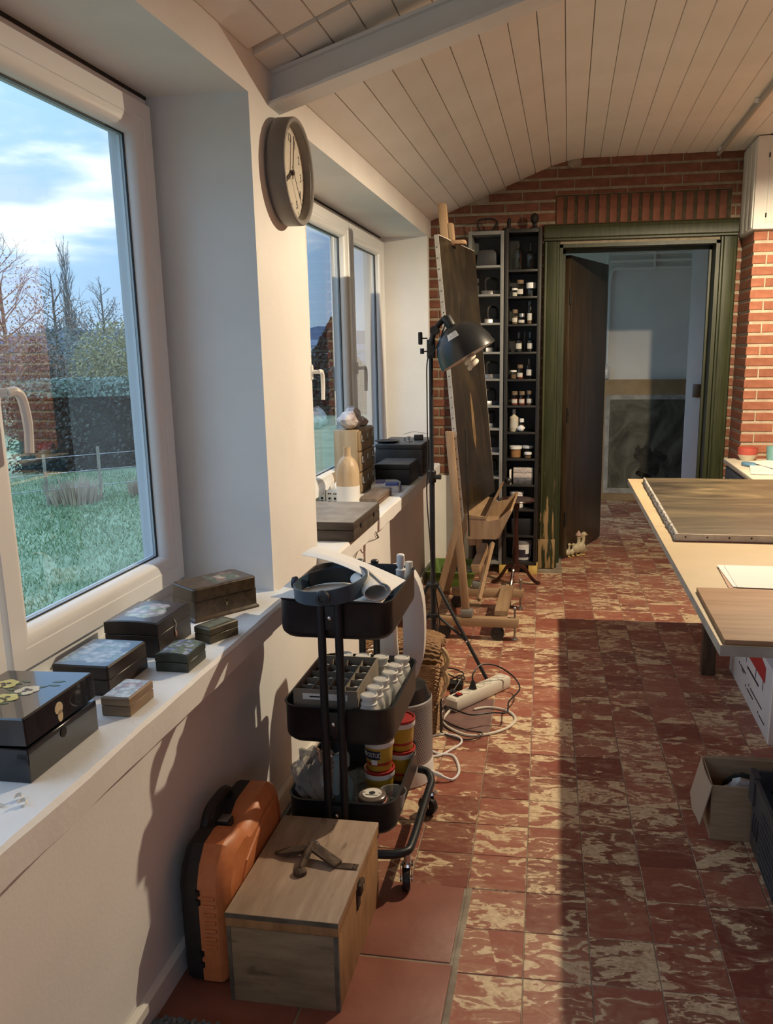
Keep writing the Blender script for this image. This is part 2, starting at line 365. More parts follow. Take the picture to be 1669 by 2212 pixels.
window('window_1', -.34, 2.52, [(1.608,2.485,1),(.73,1.592,0),(-.15,.714,0)], 'large white window with handle beside the painted boxes', 1.425)
window('window_2', 3.04, 5.722, [(4.812,5.69,1),(3.915,4.795,1),(3.07,3.90,0)], 'farther white double window beyond the clock', 1.41)

# ---- back brick wall
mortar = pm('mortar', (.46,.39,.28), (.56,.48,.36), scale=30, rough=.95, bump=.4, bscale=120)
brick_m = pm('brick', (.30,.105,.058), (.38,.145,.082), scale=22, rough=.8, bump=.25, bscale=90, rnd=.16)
mortar_d = pm('shaded_mortar', (.27,.22,.155), (.35,.295,.21), scale=30, rough=.95, bump=.4, bscale=120)  # mortar darkened to paint in the dimmer light on the back wall
brick_d = pm('shaded_brick', (.165,.058,.034), (.225,.085,.050), scale=22, rough=.8, bump=.25, bscale=90, rnd=.16)  # darker copy of the brick, the back wall's shade put into its colour
wb = B()
wb.box(-1.35, -.068, 5.885, 6.15, 0, 2.8); wb.box(.925, 2.9, 5.885, 6.15, 0, 2.8); wb.box(-.068, .925, 5.885, 6.15, 2.165, 2.8)
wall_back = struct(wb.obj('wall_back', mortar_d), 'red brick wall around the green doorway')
bcache = {}
def brick(parent, x0, x1, z0, z1, yf, mat=brick_m, depth=.02):
    k = (round(x1-x0, 3), round(z1-z0, 3), depth, mat.name)
    if k not in bcache:
        b = B(); w_, h_ = (x1-x0)/2, (z1-z0)/2; e = min(.003, w_*.4)
        b.loft([[(-w_,depth,-h_),(w_,depth,-h_),(w_,depth,h_),(-w_,depth,h_)],[(-w_,e,-h_),(w_,e,-h_),(w_,e,h_),(-w_,e,h_)],[(-w_+e,0,-h_+e),(w_-e,0,-h_+e),(w_-e,0,h_-e),(-w_+e,0,h_-e)]], True, False, True)
        bcache[k] = b.mesh('brick', mat)
    return link('brick', bcache[k], parent, ((x0+x1)/2, yf+random.uniform(-.0015,.0012), (z0+z1)/2))
def ceil_z(x): return 2.34 + .39*(x+.92) if x < -.1 else (2.66 + .17*(x+.1) if x < .05 else 2.685)
CO, BL = .066, .2215
for r in range(-36, 6):
    zc0 = 2.37 + r*CO; z0, z1 = zc0+.009, zc0+CO-.009
    if z1 < .66: continue
    ph = .235 if (r % 2 == 0) else .235 - BL/2
    if z0 > 2.285 and z0 < 2.46: iv = [(-1.1,-.105),(.985,1.06)]
    elif z0 >= 2.24: iv = [(-1.1,1.06)]
    else: iv = [(-1.1,-.60),(-.20,-.172),(1.034,1.06)]
    if z0 < 2.46 and z1 > 2.474:
        for k in range(-8, 6):
            x0, x1 = max(ph+k*BL+.0045, -.1), min(ph+(k+1)*BL-.0045, .98)
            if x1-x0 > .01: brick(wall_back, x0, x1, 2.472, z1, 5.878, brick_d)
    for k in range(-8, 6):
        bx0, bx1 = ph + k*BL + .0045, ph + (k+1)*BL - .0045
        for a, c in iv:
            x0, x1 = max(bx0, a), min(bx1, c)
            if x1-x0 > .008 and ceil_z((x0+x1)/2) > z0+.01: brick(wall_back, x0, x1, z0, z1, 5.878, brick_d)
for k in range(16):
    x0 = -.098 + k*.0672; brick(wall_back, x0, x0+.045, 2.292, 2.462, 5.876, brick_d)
dm = pm('stained_mortar', (.050,.044,.022), (.09,.07,.04), scale=25, rough=.9)
b = B(); b.box(-.104, .982, 5.8825, 5.8865, 2.286, 2.468); b.obj('stained_joint', dm, wall_back)
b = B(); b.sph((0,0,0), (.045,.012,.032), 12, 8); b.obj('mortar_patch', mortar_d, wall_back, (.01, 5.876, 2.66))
b = B(); b.box(-1.1, -.5, 5.866, 5.884, 0, .648); b.obj('plaster_panel', white_paint, wall_back)
# ---- brick pillar on the right
pil = B(); pil.box(1.067, 2.2, 5.527, 5.884, 0, 2.69); pillar = struct(pil.obj('wall_pillar', mortar), 'lit brick pillar right of the doorway')
for r in range(-36, 5):
    zc0 = 2.37 + r*CO; z0, z1 = zc0+.009, zc0+CO-.009
    if z1 < .45: continue
    off = .08 if r % 2 == 0 else .19
    xs = [1.0605, 1.0605+off] + [1.0605+off+BL*k for k in range(1, 6)]
    for x0, x1 in zip(xs[:-1], xs[1:]):
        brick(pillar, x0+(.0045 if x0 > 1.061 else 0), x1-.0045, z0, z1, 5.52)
    if z1 > .75:
        k = ('flank',)
        if k not in bcache:
            b = B(); b.box(0, .02, -.17, .17, -.024, .024, .003, 1); bcache[k] = b.mesh('brick', brick_m)
        link('brick', bcache[k], pillar, (1.0605, 5.70, (z0+z1)/2))

# ---- green door casing (trim) and door leaf
green = pm('green_paint', (.022,.028,.008), (.038,.044,.015), scale=6, rough=.45, stretch=(12,12,1), detail=6, bump=.1)
def peel_material():
    m, nt, out = newmat('peeling_green'); p = N(nt, 'ShaderNodeBsdfPrincipled'); p.inputs['Roughness'].default_value = .5; L(nt, p.outputs[0], out.inputs[0])
    tc = N(nt, 'ShaderNodeTexCoord'); mp = N(nt, 'ShaderNodeMapping'); mp.inputs['Scale'].default_value = (16, 16, 1.6); L(nt, tc.outputs['Object'], mp.inputs[0])
    n = N(nt, 'ShaderNodeTexNoise'); n.inputs['Scale'].default_value = 2.2; n.inputs['Detail'].default_value = 6; L(nt, mp.outputs[0], n.inputs['Vector'])
    se = N(nt, 'ShaderNodeSeparateXYZ'); L(nt, tc.outputs['Object'], se.inputs[0])
    mr = N(nt, 'ShaderNodeMapRange'); mr.inputs[1].default_value = .15; mr.inputs[2].default_value = 1.0; mr.inputs[3].default_value = .16; mr.inputs[4].default_value = -.22; L(nt, se.outputs[2], mr.inputs[0])
    ad = N(nt, 'ShaderNodeMath', operation='ADD'); L(nt, n.outputs[0], ad.inputs[0]); L(nt, mr.outputs[0], ad.inputs[1])
    k = ramp(nt, ad.outputs[0], [(.60, (0,0,0)), (.63, (1,1,1))])
    g = ramp(nt, n.outputs[0], [(.35, (.022,.028,.008)), (.65, (.040,.046,.016))]); wd = ramp(nt, n.outputs[0], [(.4, (.26,.16,.07)), (.6, (.38,.25,.12))])
    mx = N(nt, 'ShaderNodeMix', data_type='RGBA'); L(nt, k, mx.inputs[0]); L(nt, g, mx.inputs[6]); L(nt, wd, mx.inputs[7]); L(nt, mx.outputs[2], p.inputs['Base Color'])
    return m
peel = peel_material()
trim = S('trim_3', label='dark green moulded door casing with peeling paint')
cas = [(0,5.884),(0,5.855),(.008,5.846),(.020,5.852),(.028,5.848),(.080,5.848),(.088,5.856),(.098,5.856),(.104,5.884)]
b = B()   # left stile moulding
b.loft([[(-.172+d, y, z) for d, y in cas] for z in (0, .25, 2.182)]); b.obj('casing_stile', peel, trim)
b = B(); b.box(-.178,-.062,5.838,5.884,0,.21,.006); b.obj('plinth', peel, trim)
b = B(); b.loft([[(1.031-d, y, z) for d, y in cas] for z in (0, 2.182)]); b.obj('casing_stile', green, trim)
b = B(); b.loft([[(x, y, 2.288-d) for d, y in cas] for x in (-.172, 1.031)]); b.obj('casing_head', green, trim)
b = B(); b.box(-.07,-.050,5.87,6.16,0,2.165); b.box(.905,.928,5.87,6.16,0,2.165); b.box(-.07,.928,5.87,6.16,2.145,2.168)
b.box(-.052,-.034,6.02,6.06,0,2.147); b.box(.888,.907,6.02,6.06,0,2.147); b.box(-.05,.907,6.02,6.06,2.128,2.147); b.obj('jamb', green, trim)
door_wood = pm('dark_door', (.032,.020,.010), (.060,.038,.018), scale=4, rough=.4, stretch=(14,14,.7), detail=6)
D = S('door_1', (-.040, 6.14, 0), 'dark brown plank door opened into the next room'); D.rotation_euler = (0, 0, math.atan2(.785, .292))
b = B(); b.box(0,.82,-.044,0,.012,2.125,.003); b.obj('leaf', door_wood, D)
b = B()
for z in (.3, 1.05, 1.85): b.cyl((0,-.05,z-.05),(0,-.05,z+.05),.008,n=8)
b.obj('hinge', dark_iron, D)
b = B(); b.cyl((.765,.0,1.05),(.765,.05,1.05),.009,n=8); b.tube([(.765,.05,1.05),(.74,.055,1.05),(.66,.055,1.05)],.009,8); b.box(.745,.785,0,.006,.96,1.12,.002); b.obj('handle', dark_iron, D)

# ---- next room seen through the doorway
nr = B(); nr.box(-1.4, 2.0, 8.86, 9.0, 0, 2.62); nr.box(1.75, 1.9, 6.15, 9, 0, 2.62)
nr.box(-1.35,-1.1,6.15,6.4,0,2.62); nr.box(-1.35,-1.1,8.6,8.9,0,2.62); nr.box(-1.35,-1.1,6.4,8.6,0,.6); nr.box(-1.35,-1.1,6.4,8.6,2.3,2.62)
struct(nr.obj('wall_next_room', plaster), 'pale wall of the room beyond the doorway')
nc = B(); nc.box(-1.4, 2.0, 6.15, 9.0, 2.55, 2.65); struct(nc.obj('ceiling_next_room', plaster), 'plain ceiling of the room beyond the doorway')
W = S('window_3', label='window of the next room'); b = B(); rframe(b, 6.4, 8.6, .6, 2.3, [(0,-1.3),(0,-1.22),(.06,-1.22),(.06,-1.3)]); b.box(-1.29,-1.23,7.46,7.54,.66,2.24); b.obj('frame', pvc, W)
b = B(); b.box(-1.262,-1.258,6.45,8.55,.65,2.25); b.obj('pane', wglass, W)
pipe = T('wall_pipes', 'painted pipes along the top of the next room wall', 'pipe', (0, 8.86, 0))
for k, z in enumerate((2.40, 2.33, 2.26)):
    b = B(); b.tube(spline([(1.7,-.03,z),(.62+.03*k,-.03,z),(.46+.0*k,-.03,z) if k < 2 else (.45,-.03,z),(.40,-.03,z-.03 if k == 2 else z),(.385,-.03,z-.12 if k == 2 else z)] if k == 2 else [(1.7,-.03,z),(.385,-.03,z)], 5), .015, 8); b.obj('pipe', plaster, pipe)
b = B(); b.tube([(.385,-.03,2.15),(.385,-.03,1.35)], .011, 8); b.tube([(.36,-.03,2.4),(.36,-.03,1.35)], .009, 8); b.obj('pipe', plaster, pipe)
for x in (.8, 1.15):
    b = B(); b.box(x-.008,x+.008,-.05,-.001,2.24,2.42); b.obj('clip', plaster, pipe)
swt = T('wall_switch', 'small grey surface switch box on the next room wall', 'switch', (.37, 8.86, 1.27)); b = B(); b.box(-.04,.04,-.045,-.001,-.06,.06,.008); b.obj('housing', pvc_grey, swt); b = B(); b.box(-.022,.022,-.052,-.044,-.03,.03,.004); b.obj('rocker', white_plastic, swt)
d2 = S('door_2', (.905, 6.95, 0), 'pale blue painted door edge inside the next room'); d2.rotation_euler = (0,0,R(-52))
pale = pm('pale_door', (.70,.76,.84), (.75,.81,.88), scale=4, rough=.45)
b = B(); b.box(0,.75,0,.05,.012,2.22,.004); b.obj('leaf', pale, d2)
b = B(); b.box(.10,.16,-.03,0,1.13,1.23,.004); b.obj('latch', pm('latch_brown',(.16,.11,.07),rough=.4), d2)

# ---- ceiling of tongue and groove boards
prof = [(-.92, 2.34)]; x = -.92
while x < 2.85:
    s = .39 if x < -.1 else (.17 if x < .05 else 0.0); x += .105/math.sqrt(1+s*s); prof.append((x, ceil_z(x)))
cb = B(); cb.loft([[(-1.0, y, 2.33)] + [(x, y, z+.022) for x, z in prof] + [(2.95, y, 2.85), (-1.0, y, 2.85)] for y in (-2.3, 6.0)])
ceiling = struct(cb.obj('ceiling', pm('ceiling_back', (.60,.57,.51), rough=.9)), 'cream tongue and groove board ceiling')
random.seed(3)
for a, c in zip(prof[:-1], prof[1:]):
    w_ = math.hypot(c[0]-a[0], c[1]-a[1]); ang = math.atan2(c[1]-a[1], c[0]-a[0]); g = .0006; v = .0022
    for (y0, y1) in ((-2.25, 2.535 + random.choice((0, .012, .02))), (2.585, 5.8845)):
        b = B(); pr = [(g, .0215), (g, .006), (g+v, 0), (w_-g-v, 0), (w_-g, .006), (w_-g, .0215)]
        b.loft([[(p, y, q) for p, q in pr] for y in (y0, y1)]); b.obj('board', board_m, ceiling, (a[0], 0, a[1]), (0, -ang, 0), angle=20)
bmT = T('steel_beam', 'white painted steel beam rising across the board ceiling', 'beam', (-.92, 2.75, 2.235), 0)
b = B(); sl = Vector((1, 0, .30)).normalized(); up = Vector((-.30, 0, 1)).normalized()
def beamring(d): return [tuple(sl*d + Vector((0, py, 0)) + up*pz) for py, pz in ((-.055,0),(.055,0),(.055,.010),(.006,.012),(.006,.092),(.055,.094),(.055,.104),(-.018,.104),(-.018,.094),(-.006,.092),(-.006,.012),(-.055,.010))]
b.loft([beamring(0), beamring(1.56)]); b.obj('profile', beam_m, bmT, angle=20)
con = T('ceiling_conduit', 'grey cable conduit clipped along the board ceiling', 'conduit', (.885, 5.86, 2.667))
b = B(); b.tube([(0,0,0),(.01,-1.4,0),(.02,-3.6,0)], .013, 10); b.obj('tube', pm('conduit_grey',(.42,.40,.36),rough=.5), con)
for y in (-.12, -1.15, -2.2):
    b = B(); b.box(-.02,.02,y-.008,y+.008,-.004,.017,.002); b.obj('clip', white_plastic, con)
# ---- the remaining walls, behind and to the right of the photographer
b = B(); b.box(2.8, 2.95, -2.3, 6.1, 0, 2.8); struct(b.obj('wall_right', brick_m), 'brick wall on the right, out of view')
b = B(); b.box(-1.4, -.8, -2.4, -2.25, 0, 2.8); b.box(2.5, 2.95, -2.4, -2.25, 0, 2.8); b.box(-.8, 2.5, -2.4, -2.25, 2.3, 2.8); b.box(-.8, 2.5, -2.4, -2.25, 0, .95); struct(b.obj('wall_front', brick_m), 'brick wall with an added window behind the photographer')
W = S('window_4', label='wide window added behind the photographer for cool fill light')  # unseen window, added to let in cool fill daylight
for k in range(3):
    xa, xb = -.8+1.1*k, .3+1.1*k; b = B(); rings = [[(xa+d,y,.95+d),(xb-d,y,.95+d),(xb-d,y,2.3-d),(xa+d,y,2.3-d)] for d, y in ((0,-2.36),(0,-2.29),(.06,-2.29),(.06,-2.36))]; b.loft(rings+[rings[0]],True,False,False); sh = b.obj('sash', pvc, W); b = B(); b.box(xa+.058,xb-.058,-2.332,-2.328,1.008,2.242); b.obj('pane', wglass, sh)
# ---- pendant bulb over the work table (just outside the frame)
lp = T('pendant_lamp', 'warm pendant lamp with a shallow shade over the work table', 'lamp', (.955, 3.90, 2.66))
b = B(); b.lathe([(.04,.022),(.04,.01),(.012,0),(.003,-.01),(.003,-.09),(.018,-.095),(.018,-.15)], 14); b.obj('fitting', white_plastic, lp)
b = B(); b.lathe([(.016,-.10),(.06,-.125),(.10,-.165),(.12,-.215),(.122,-.215),(.103,-.163),(.062,-.122),(.018,-.097)], 28, cap0=False, cap1=False); b.obj('shade', pm('lamp_shade', (.05,.05,.05), rough=.6), lp)
m, nt, out = newmat('bulb_glow'); em = N(nt, 'ShaderNodeEmission'); em.inputs[0].default_value = c4(LAMP_COL); em.inputs[1].default_value = 12; L(nt, em.outputs[0], out.inputs[0])
b = B(); b.sph((0,0,-.147), (.022,.022,.028)); bo = b.obj('bulb', m, lp); bo.visible_shadow = True
ld = bpy.data.lights.new('bulb_light', 'POINT'); ld.energy = LAMP_POWER; ld.color = LAMP_COL; ld.shadow_soft_size = .02; lo = bpy.data.objects.new('bulb_light', ld); C.objects.link(lo); lo.parent = lp; lo.location = (0,0,-.197)
# ================================================================== WINDOW SILL: PAINTED BOXES
random.seed(11)
def flower_mat(name, base, petals, scale=30, rough=.3, cx=0, cy=0, rad=.08, coat=.3, dens=.55):
    """painted bouquet: voronoi petals fading out around a centre, on a varnished ground"""
    m, nt, out = newmat(name); p = N(nt, 'ShaderNodeBsdfPrincipled'); p.inputs['Roughness'].default_value = rough; p.inputs['Coat Weight'].default_value = coat; p.inputs['Coat Roughness'].default_value = .1; L(nt, p.outputs[0], out.inputs[0])
    tc = N(nt, 'ShaderNodeTexCoord'); nz = N(nt, 'ShaderNodeTexNoise'); nz.inputs['Scale'].default_value = 25; nz.inputs['Detail'].default_value = 4; L(nt, tc.outputs['Object'], nz.inputs['Vector'])
    vo = N(nt, 'ShaderNodeTexVoronoi'); vo.inputs['Scale'].default_value = scale; L(nt, tc.outputs['Object'], vo.inputs['Vector'])
    sx = N(nt, 'ShaderNodeVectorMath', operation='SUBTRACT'); sx.inputs[1].default_value = (cx, cy, 0); L(nt, tc.outputs['Object'], sx.inputs[0])
    ml = N(nt, 'ShaderNodeVectorMath', operation='MULTIPLY'); ml.inputs[1].default_value = (1, 1, 0); L(nt, sx.outputs[0], ml.inputs[0])
    ln = N(nt, 'ShaderNodeVectorMath', operation='LENGTH'); L(nt, ml.outputs[0], ln.inputs[0])
    fall = N(nt, 'ShaderNodeMapRange'); fall.inputs[1].default_value = rad*.25; fall.inputs[2].default_value = rad; fall.inputs[3].default_value = dens; fall.inputs[4].default_value = 0; L(nt, ln.outputs['Value'], fall.inputs[0])
    ad = N(nt, 'ShaderNodeMath', operation='MULTIPLY_ADD'); ad.inputs[1].default_value = .8; L(nt, nz.outputs[0], ad.inputs[0]); L(nt, fall.outputs[0], ad.inputs[2])
    mask = ramp(nt, ad.outputs[0], [(.62, (0,0,0)), (.72, (1,1,1))])
    pc = ramp(nt, vo.outputs['Color'], [(i/len(petals), c) for i, c in enumerate(petals)], 'CONSTANT')
    ds = ramp(nt, vo.outputs['Distance'], [(.2, (1,1,1)), (.75, (.35,.35,.35))]); mu = N(nt, 'ShaderNodeMix', data_type='RGBA', blend_type='MULTIPLY'); mu.inputs[0].default_value = .8; L(nt, pc, mu.inputs[6]); L(nt, ds, mu.inputs[7])
    bz = ramp(nt, nz.outputs[0], [(.4, base), (.65, tuple(c*1.5 for c in base))])
    mx = N(nt, 'ShaderNodeMix', data_type='RGBA'); L(nt, mask, mx.inputs[0]); L(nt, bz, mx.inputs[6]); L(nt, mu.outputs[2], mx.inputs[7]); L(nt, mx.outputs[2], p.inputs['Base Color']); return m
lacq = pm('black_lacquer', (.006,.007,.012), (.010,.011,.016), scale=30, rough=.22, coat=.6)
brown_lq = pm('dark_brown_wood', (.016,.010,.008), (.028,.018,.013), scale=6, rough=.4, stretch=(8,1,8))
def lidbox(name, label, loc, sx, sy, h, lid, body_m, lid_m, top_m=None, dome=0, rz=0, gap=.0015, over=.0, ajar=0, r=.004, base=False, inner=None):
    t = T(name, label, 'box', loc, rz, 'painted boxes on the window sill')
    b = B(); zb = 0
    if base: b.loft([rrect(-sx/2-.006, sx/2+.006, -sy/2-.006, sy/2+.006, .006, z) for z in (0,.006)] + [rrect(-sx/2, sx/2, -sy/2, sy/2, .005, .012)])
    b.box(-sx/2, sx/2, -sy/2, sy/2, .0 if not base else .010, h-lid, .002, 1); b.obj('body', body_m, t)
    b = B(); n = 10; o = over
    def top(u): return lid + dome*math.sin(PI*u)
    ring = lambda z, e, dm: rrect(-sx/2-o+e, sx/2+o-e, -sy/2-o+e, sy/2+o-e, max(r-e*.3,.001), z)
    rings = [ring(0, 0, 0), ring(lid-.003, 0, 0), ring(lid, .003, 0)]
    b.loft(rings); 
    if dome:
        for v in b.bm.verts:
            if v.co.z > lid-.004: v.co.z += dome*max(0, math.cos(v.co.x/(sx/2+o)*PI/2))
        # finer dome
        b = B(); prf = [(-sx/2-o, 0)] + [(-sx/2-o + (sx+2*o)*k/n, lid - dome + dome*math.sin(PI*k/n)**.8 if 0 < k < n else lid-dome) for k in range(n+1)] + [(sx/2+o, 0)]
        b.loft([[(x, y, z) for x, z in prf] for y in (-sy/2-o, sy/2+o)])
    tilt = Matrix.Translation((-sx/2, 0, 0)) @ Matrix.Rotation(-ajar, 4, 'Y') @ Matrix.Translation((sx/2, 0, 0))
    b.xf(tilt); lo = b.obj('lid', lid_m, t, (0, 0, h-lid+gap), angle=30)
    if top_m:
        b = B()
        if dome: b.surf(lambda u, v: ((-.5+.04+.92*u)*sx, (-.5+.03+.94*v)*sy, lid-dome+dome*math.sin(PI*(.04+.92*u))**.8+.0008), 11, 4)
        else: b.loft([rrect(-sx/2+.004, sx/2-.004, -sy/2+.004, sy/2-.004, max(r, .002), lid+z) for z in (.0, .0006)])
        b.xf(tilt); b.obj('painted_top', top_m, lo)
    return t
# A: large black lacquer box with pansies
tA = lidbox('lacquer_box', 'large black lacquered box with painted yellow pansies', (-1.026, 1.372, ZS), .190, .228, .118, .052, lacq, lacq, None, ajar=R(1.6), r=.003)
pet_y = pm('pansy_yellow', (.55,.45,.12), (.65,.58,.22), scale=60, rough=.35); pet_c = pm('pansy_cream', (.62,.50,.32), (.68,.6,.42), scale=60, rough=.35); pet_d = pm('pansy_heart', (.035,.015,.03), rough=.4); leafm = pm('leaf_paint', (.035,.07,.03), (.06,.11,.05), scale=50, rough=.35)
lidA = [c for c in tA.children if c.name.startswith('lid')][0]
tiltA = Matrix.Translation((-.095,0,0)) @ Matrix.Rotation(-R(1.6),4,'Y') @ Matrix.Translation((.095,0,0))
locA = tuple(tiltA @ Vector((0,0,.0523))); rotA = (0,-R(1.6),0)
def pansy(cx, cy, r, m, rot):
    b = B()
    for k, (a, rr, e) in enumerate(((90,.62,1.0),(30,.55,.95),(150,.55,.95),(-35,.6,.9),(-145,.6,.9))):
        a = R(a+rot); b.loft([[(cx+r*rr*math.cos(a)+r*.55*math.cos(q)*e, cy+r*rr*math.sin(a)+r*.48*math.sin(q), z) for q in [2*PI*i/12 for i in range(12)]] for z in (.0, .0006+.0001*k)])
    b.obj('petal', m, lidA, locA, rotA); b = B()
    for a in (90, 210, 330): 
        q0 = R(a+rot+60); b.loft([[(cx+r*.28*math.cos(q0)+r*.22*math.cos(q), cy+r*.28*math.sin(q0)+r*.16*math.sin(q), z) for q in [2*PI*i/8 for i in range(8)]] for z in (0, .0014)])
    b.obj('heart', pet_d, lidA, locA, rotA)
for a in ((-.046,.037,.024,pet_y,10),(.019,.011,.022,pet_c,-20),(.0,-.030,.024,pet_y,40),(-.052,-.035,.024,pet_y,0)): pansy(*a)
b = B()
for k in range(16):
    a = random.uniform(0, 2*PI); x, y = -.005+random.uniform(-.05,.05), random.uniform(-.06,.06); l = .026
    b.loft([[(x+math.cos(a)*l*u-math.sin(a)*w_, y+math.sin(a)*l*u+math.cos(a)*w_, z) for u, w_ in ((0,0),(.5,.005),(1,0),(.5,-.005))] for z in (0,.0003)])
b.obj('leaf', leafm, lidA, locA, rotA)['kind'] = 'stuff'
for (y, z, m_) in ((-.01, .028, pet_c), (-.008, .012, pet_c)):
    b = B(); b.loft([[(x, y+.016*math.cos(q)*(.5 if z < .02 else .8), z+.012*math.sin(q)) for q in [2*PI*i/10 for i in range(10)]] for x in (.095,.0957)]); b.xf(tiltA); b.obj('painted_petal', m_, lidA)
b = B(); b.cyl((.095,-.005,.050),(.0962,-.005,.050),.010,n=12); b.obj('keyhole_plate', dark_iron, tA)
# B
lidbox('floral_box', 'flat dark box with a pale floral lid, behind the black lacquered box', (-1.066, 1.738, ZS), .138, .18, .068, .03, brown_lq, brown_lq, flower_mat('blue_sheen_flowers', (.030,.028,.034), [(.25,.30,.34),(.42,.45,.46),(.16,.24,.2)], 55, .25, .0, .0, .11, .5, .5), r=.006)
# C
tanw = pm('tan_box_wood', (.20,.13,.075), (.28,.19,.11), scale=10, rough=.55, stretch=(1,1,6))
lidbox('small_tan_box', 'small tan wooden box with pink and white painted lid', (-.928, 1.603, ZS), .066, .106, .041, .018, tanw, tanw, flower_mat('pink_flowers', (.26,.19,.13), [(.62,.52,.47),(.55,.57,.55),(.45,.30,.26)], 70, .35, 0, 0, .075, .2, .55), r=.002)
# D
tD = lidbox('domed_floral_box', 'dark domed box with a white daisy bouquet lid', (-1.072, 1.988, ZS), .146, .186, .092, .034, brown_lq, brown_lq, flower_mat('daisy_flowers', (.050,.040,.040), [(.66,.66,.60),(.50,.55,.42),(.55,.50,.52),(.20,.34,.26)], 48, .3, .0, .0, .075,   .4, .75), dome=.005, r=.018)
b = B(); b.tube(spline([(.075,-.005,.075),(.076,.002,.060),(.075,-.003,.045),(.076,.0,.030)],4),.0015,5); b.obj('painted_stem', pm('stem_white',(.5,.48,.42),rough=.5), tD)
b = B(); b.sph((.0745,.001,.034),(.001,.006,.009),8,6); b.obj('painted_tulip', pm('tulip_red',(.42,.12,.06),rough=.5), tD)
# E
dgreen = pm('dark_green_box', (.022,.026,.020), (.045,.05,.038), scale=30, rough=.45, bump=.1)
lidbox('small_green_box', 'small worn dark green box with blue flowers on its lid', (-.924, 1.858, ZS), .084, .104, .047, .022, dgreen, dgreen, flower_mat('forget_me_not', (.06,.065,.05), [(.16,.20,.45),(.40,.44,.50),(.20,.26,.16),(.28,.32,.52)], 90, .35, 0, 0, .075, .3, .55), dome=.006, r=.003)
# F
oldgold = pm('old_gold_brown', (.045,.028,.016), (.09,.058,.03), scale=7, rough=.35, stretch=(1,6,6))
tF = lidbox('jewellery_box', 'largest brown box with flowers on the lid and a keyhole, by the window reveal', (-1.020, 2.298, ZS), .120, .212, .098, .036, oldgold, oldgold, flower_mat('rose_flowers', (.085,.055,.032), [(.62,.50,.34),(.40,.22,.16),(.16,.20,.12),(.55,.45,.36)], 45, .3, .0, .02, .085, .4, .45), rz=R(-34), ajar=R(-1.2), r=.014, base=True, over=.002)
b = B(); b.lathe([(.0075,0),(.0075,.0015),(.0055,.0015)], 14, cap0=False, cap1=False); b.box(-.0028,.0028,-.0145,-.004,0,.0015); b.xf(Matrix(((0,0,1,0),(1,0,0,0),(0,1,0,0),(0,0,0,1)))); b.obj('keyhole', pm('brass',(.55,.42,.2),rough=.3,metal=1), tF, (.060, 0, .045))
# G
olive = pm('olive_box', (.055,.048,.028), (.10,.085,.05), scale=20, rough=.45)
tG = lidbox('small_olive_box', 'small olive brown box with a green framed lid, beside the largest box', (-.919, 2.066, ZS), .060, .103, .041, .018, olive, olive, pm('olive_top',(.13,.13,.085),(.20,.20,.13),scale=40,rough=.35), rz=R(-24), r=.002)
b = B(); 
def rfxy(b, sx, sy, w_, z0, z1):
    R1 = lambda e, z: [(-sx/2+e,-sy/2+e,z),(sx/2-e,-sy/2+e,z),(sx/2-e,sy/2-e,z),(-sx/2+e,sy/2-e,z)]
    r_ = [R1(0,z0),R1(0,z1),R1(w_,z1),R1(w_,z0)]; b.loft(r_+[r_[0]],True,False,False)
rfxy(b, .050, .092, .006, .018, .0192); b.obj('lid_border', olive, [c for c in tG.children if c.name.startswith('lid')][0])
# pencil stub and shavings at the near end of the sill
pc = T('pencil_stub', 'short wooden pencil stub lying on the white sill', 'pencil', (-.965, 1.172, ZS)); b = B(); b.tube([(-.05,0,.005),(.022,.006,.005)],.0048,6); b.obj('barrel', tanw, pc); b = B(); b.tube([(.022,.006,.005),(.036,.007,.005)],[.0048,.0012],6); b.obj('tip', paper, pc)
for k, (x, y) in enumerate(((-.918,1.203),(-.900,1.188))):
    b = B(); b.surf(lambda u, v: (.008*math.cos(4*u)*(1-.3*v), .008*math.sin(4*u), .002+.008*v+.002*u), 8, 3, .0006)
    tag(b.obj('pencil_shaving', paper, None, (x, y, ZS)), ['curled pencil shaving farther from the sill edge','curled pencil shaving nearer the sill edge'][k], 'shaving', 'pencil shavings')

# ================================================================== FAR WINDOW SILL
ZF = ZS
old_case = pm('worn_case', (.050,.036,.028), (.085,.065,.05), scale=9, rough=.55, stretch=(1,5,5)); case_top = pm('worn_case_top', (.22,.19,.155), (.32,.28,.235), scale=11, rough=.5, detail=7)
t = T('flat_wooden_case', 'flat brown wooden case at the near end of the far sill', 'case', (-.985, 3.50, ZF)); b = B(); b.box(-.15,.15,-.24,.24,0,.045,.003); b.obj('body', old_case, t); b = B(); b.box(-.15,.15,-.24,.24,.0465,.078,.003); l_ = b.obj('lid', old_case, t); b = B(); b.box(-.146,.146,-.236,.236,.078,.0795); b.obj('top_panel', case_top, l_)
for y in (-.12, .12):
    b = B(); b.box(.150,.1535,y-.012,y+.012,.036,.056,.001); b.obj('clasp', dark_iron, t)
# bottle vase
vase_wood = pm('vase_wood', (.50,.36,.21), (.62,.47,.30), scale=4, rough=.45, stretch=(14,14,1), detail=5)
t = T('bottle_vase', 'wooden bottle vase with a white painted base', 'vase', (-1.062, 4.055, ZF))
b = B(); b.lathe([(.058,.105),(.058,.17),(.052,.205),(.036,.235),(.020,.250),(.017,.27),(.018,.293),(.013,.293),(.012,.27),(.012,.24)], 28, cap1=True); b.obj('body', vase_wood, t)
b = B(); b.lathe([(.055,0),(.058,.003),(.0585,.106),(.056,.106)], 28); b.obj('base', pm('vase_white',(.82,.82,.80),rough=.5), t)
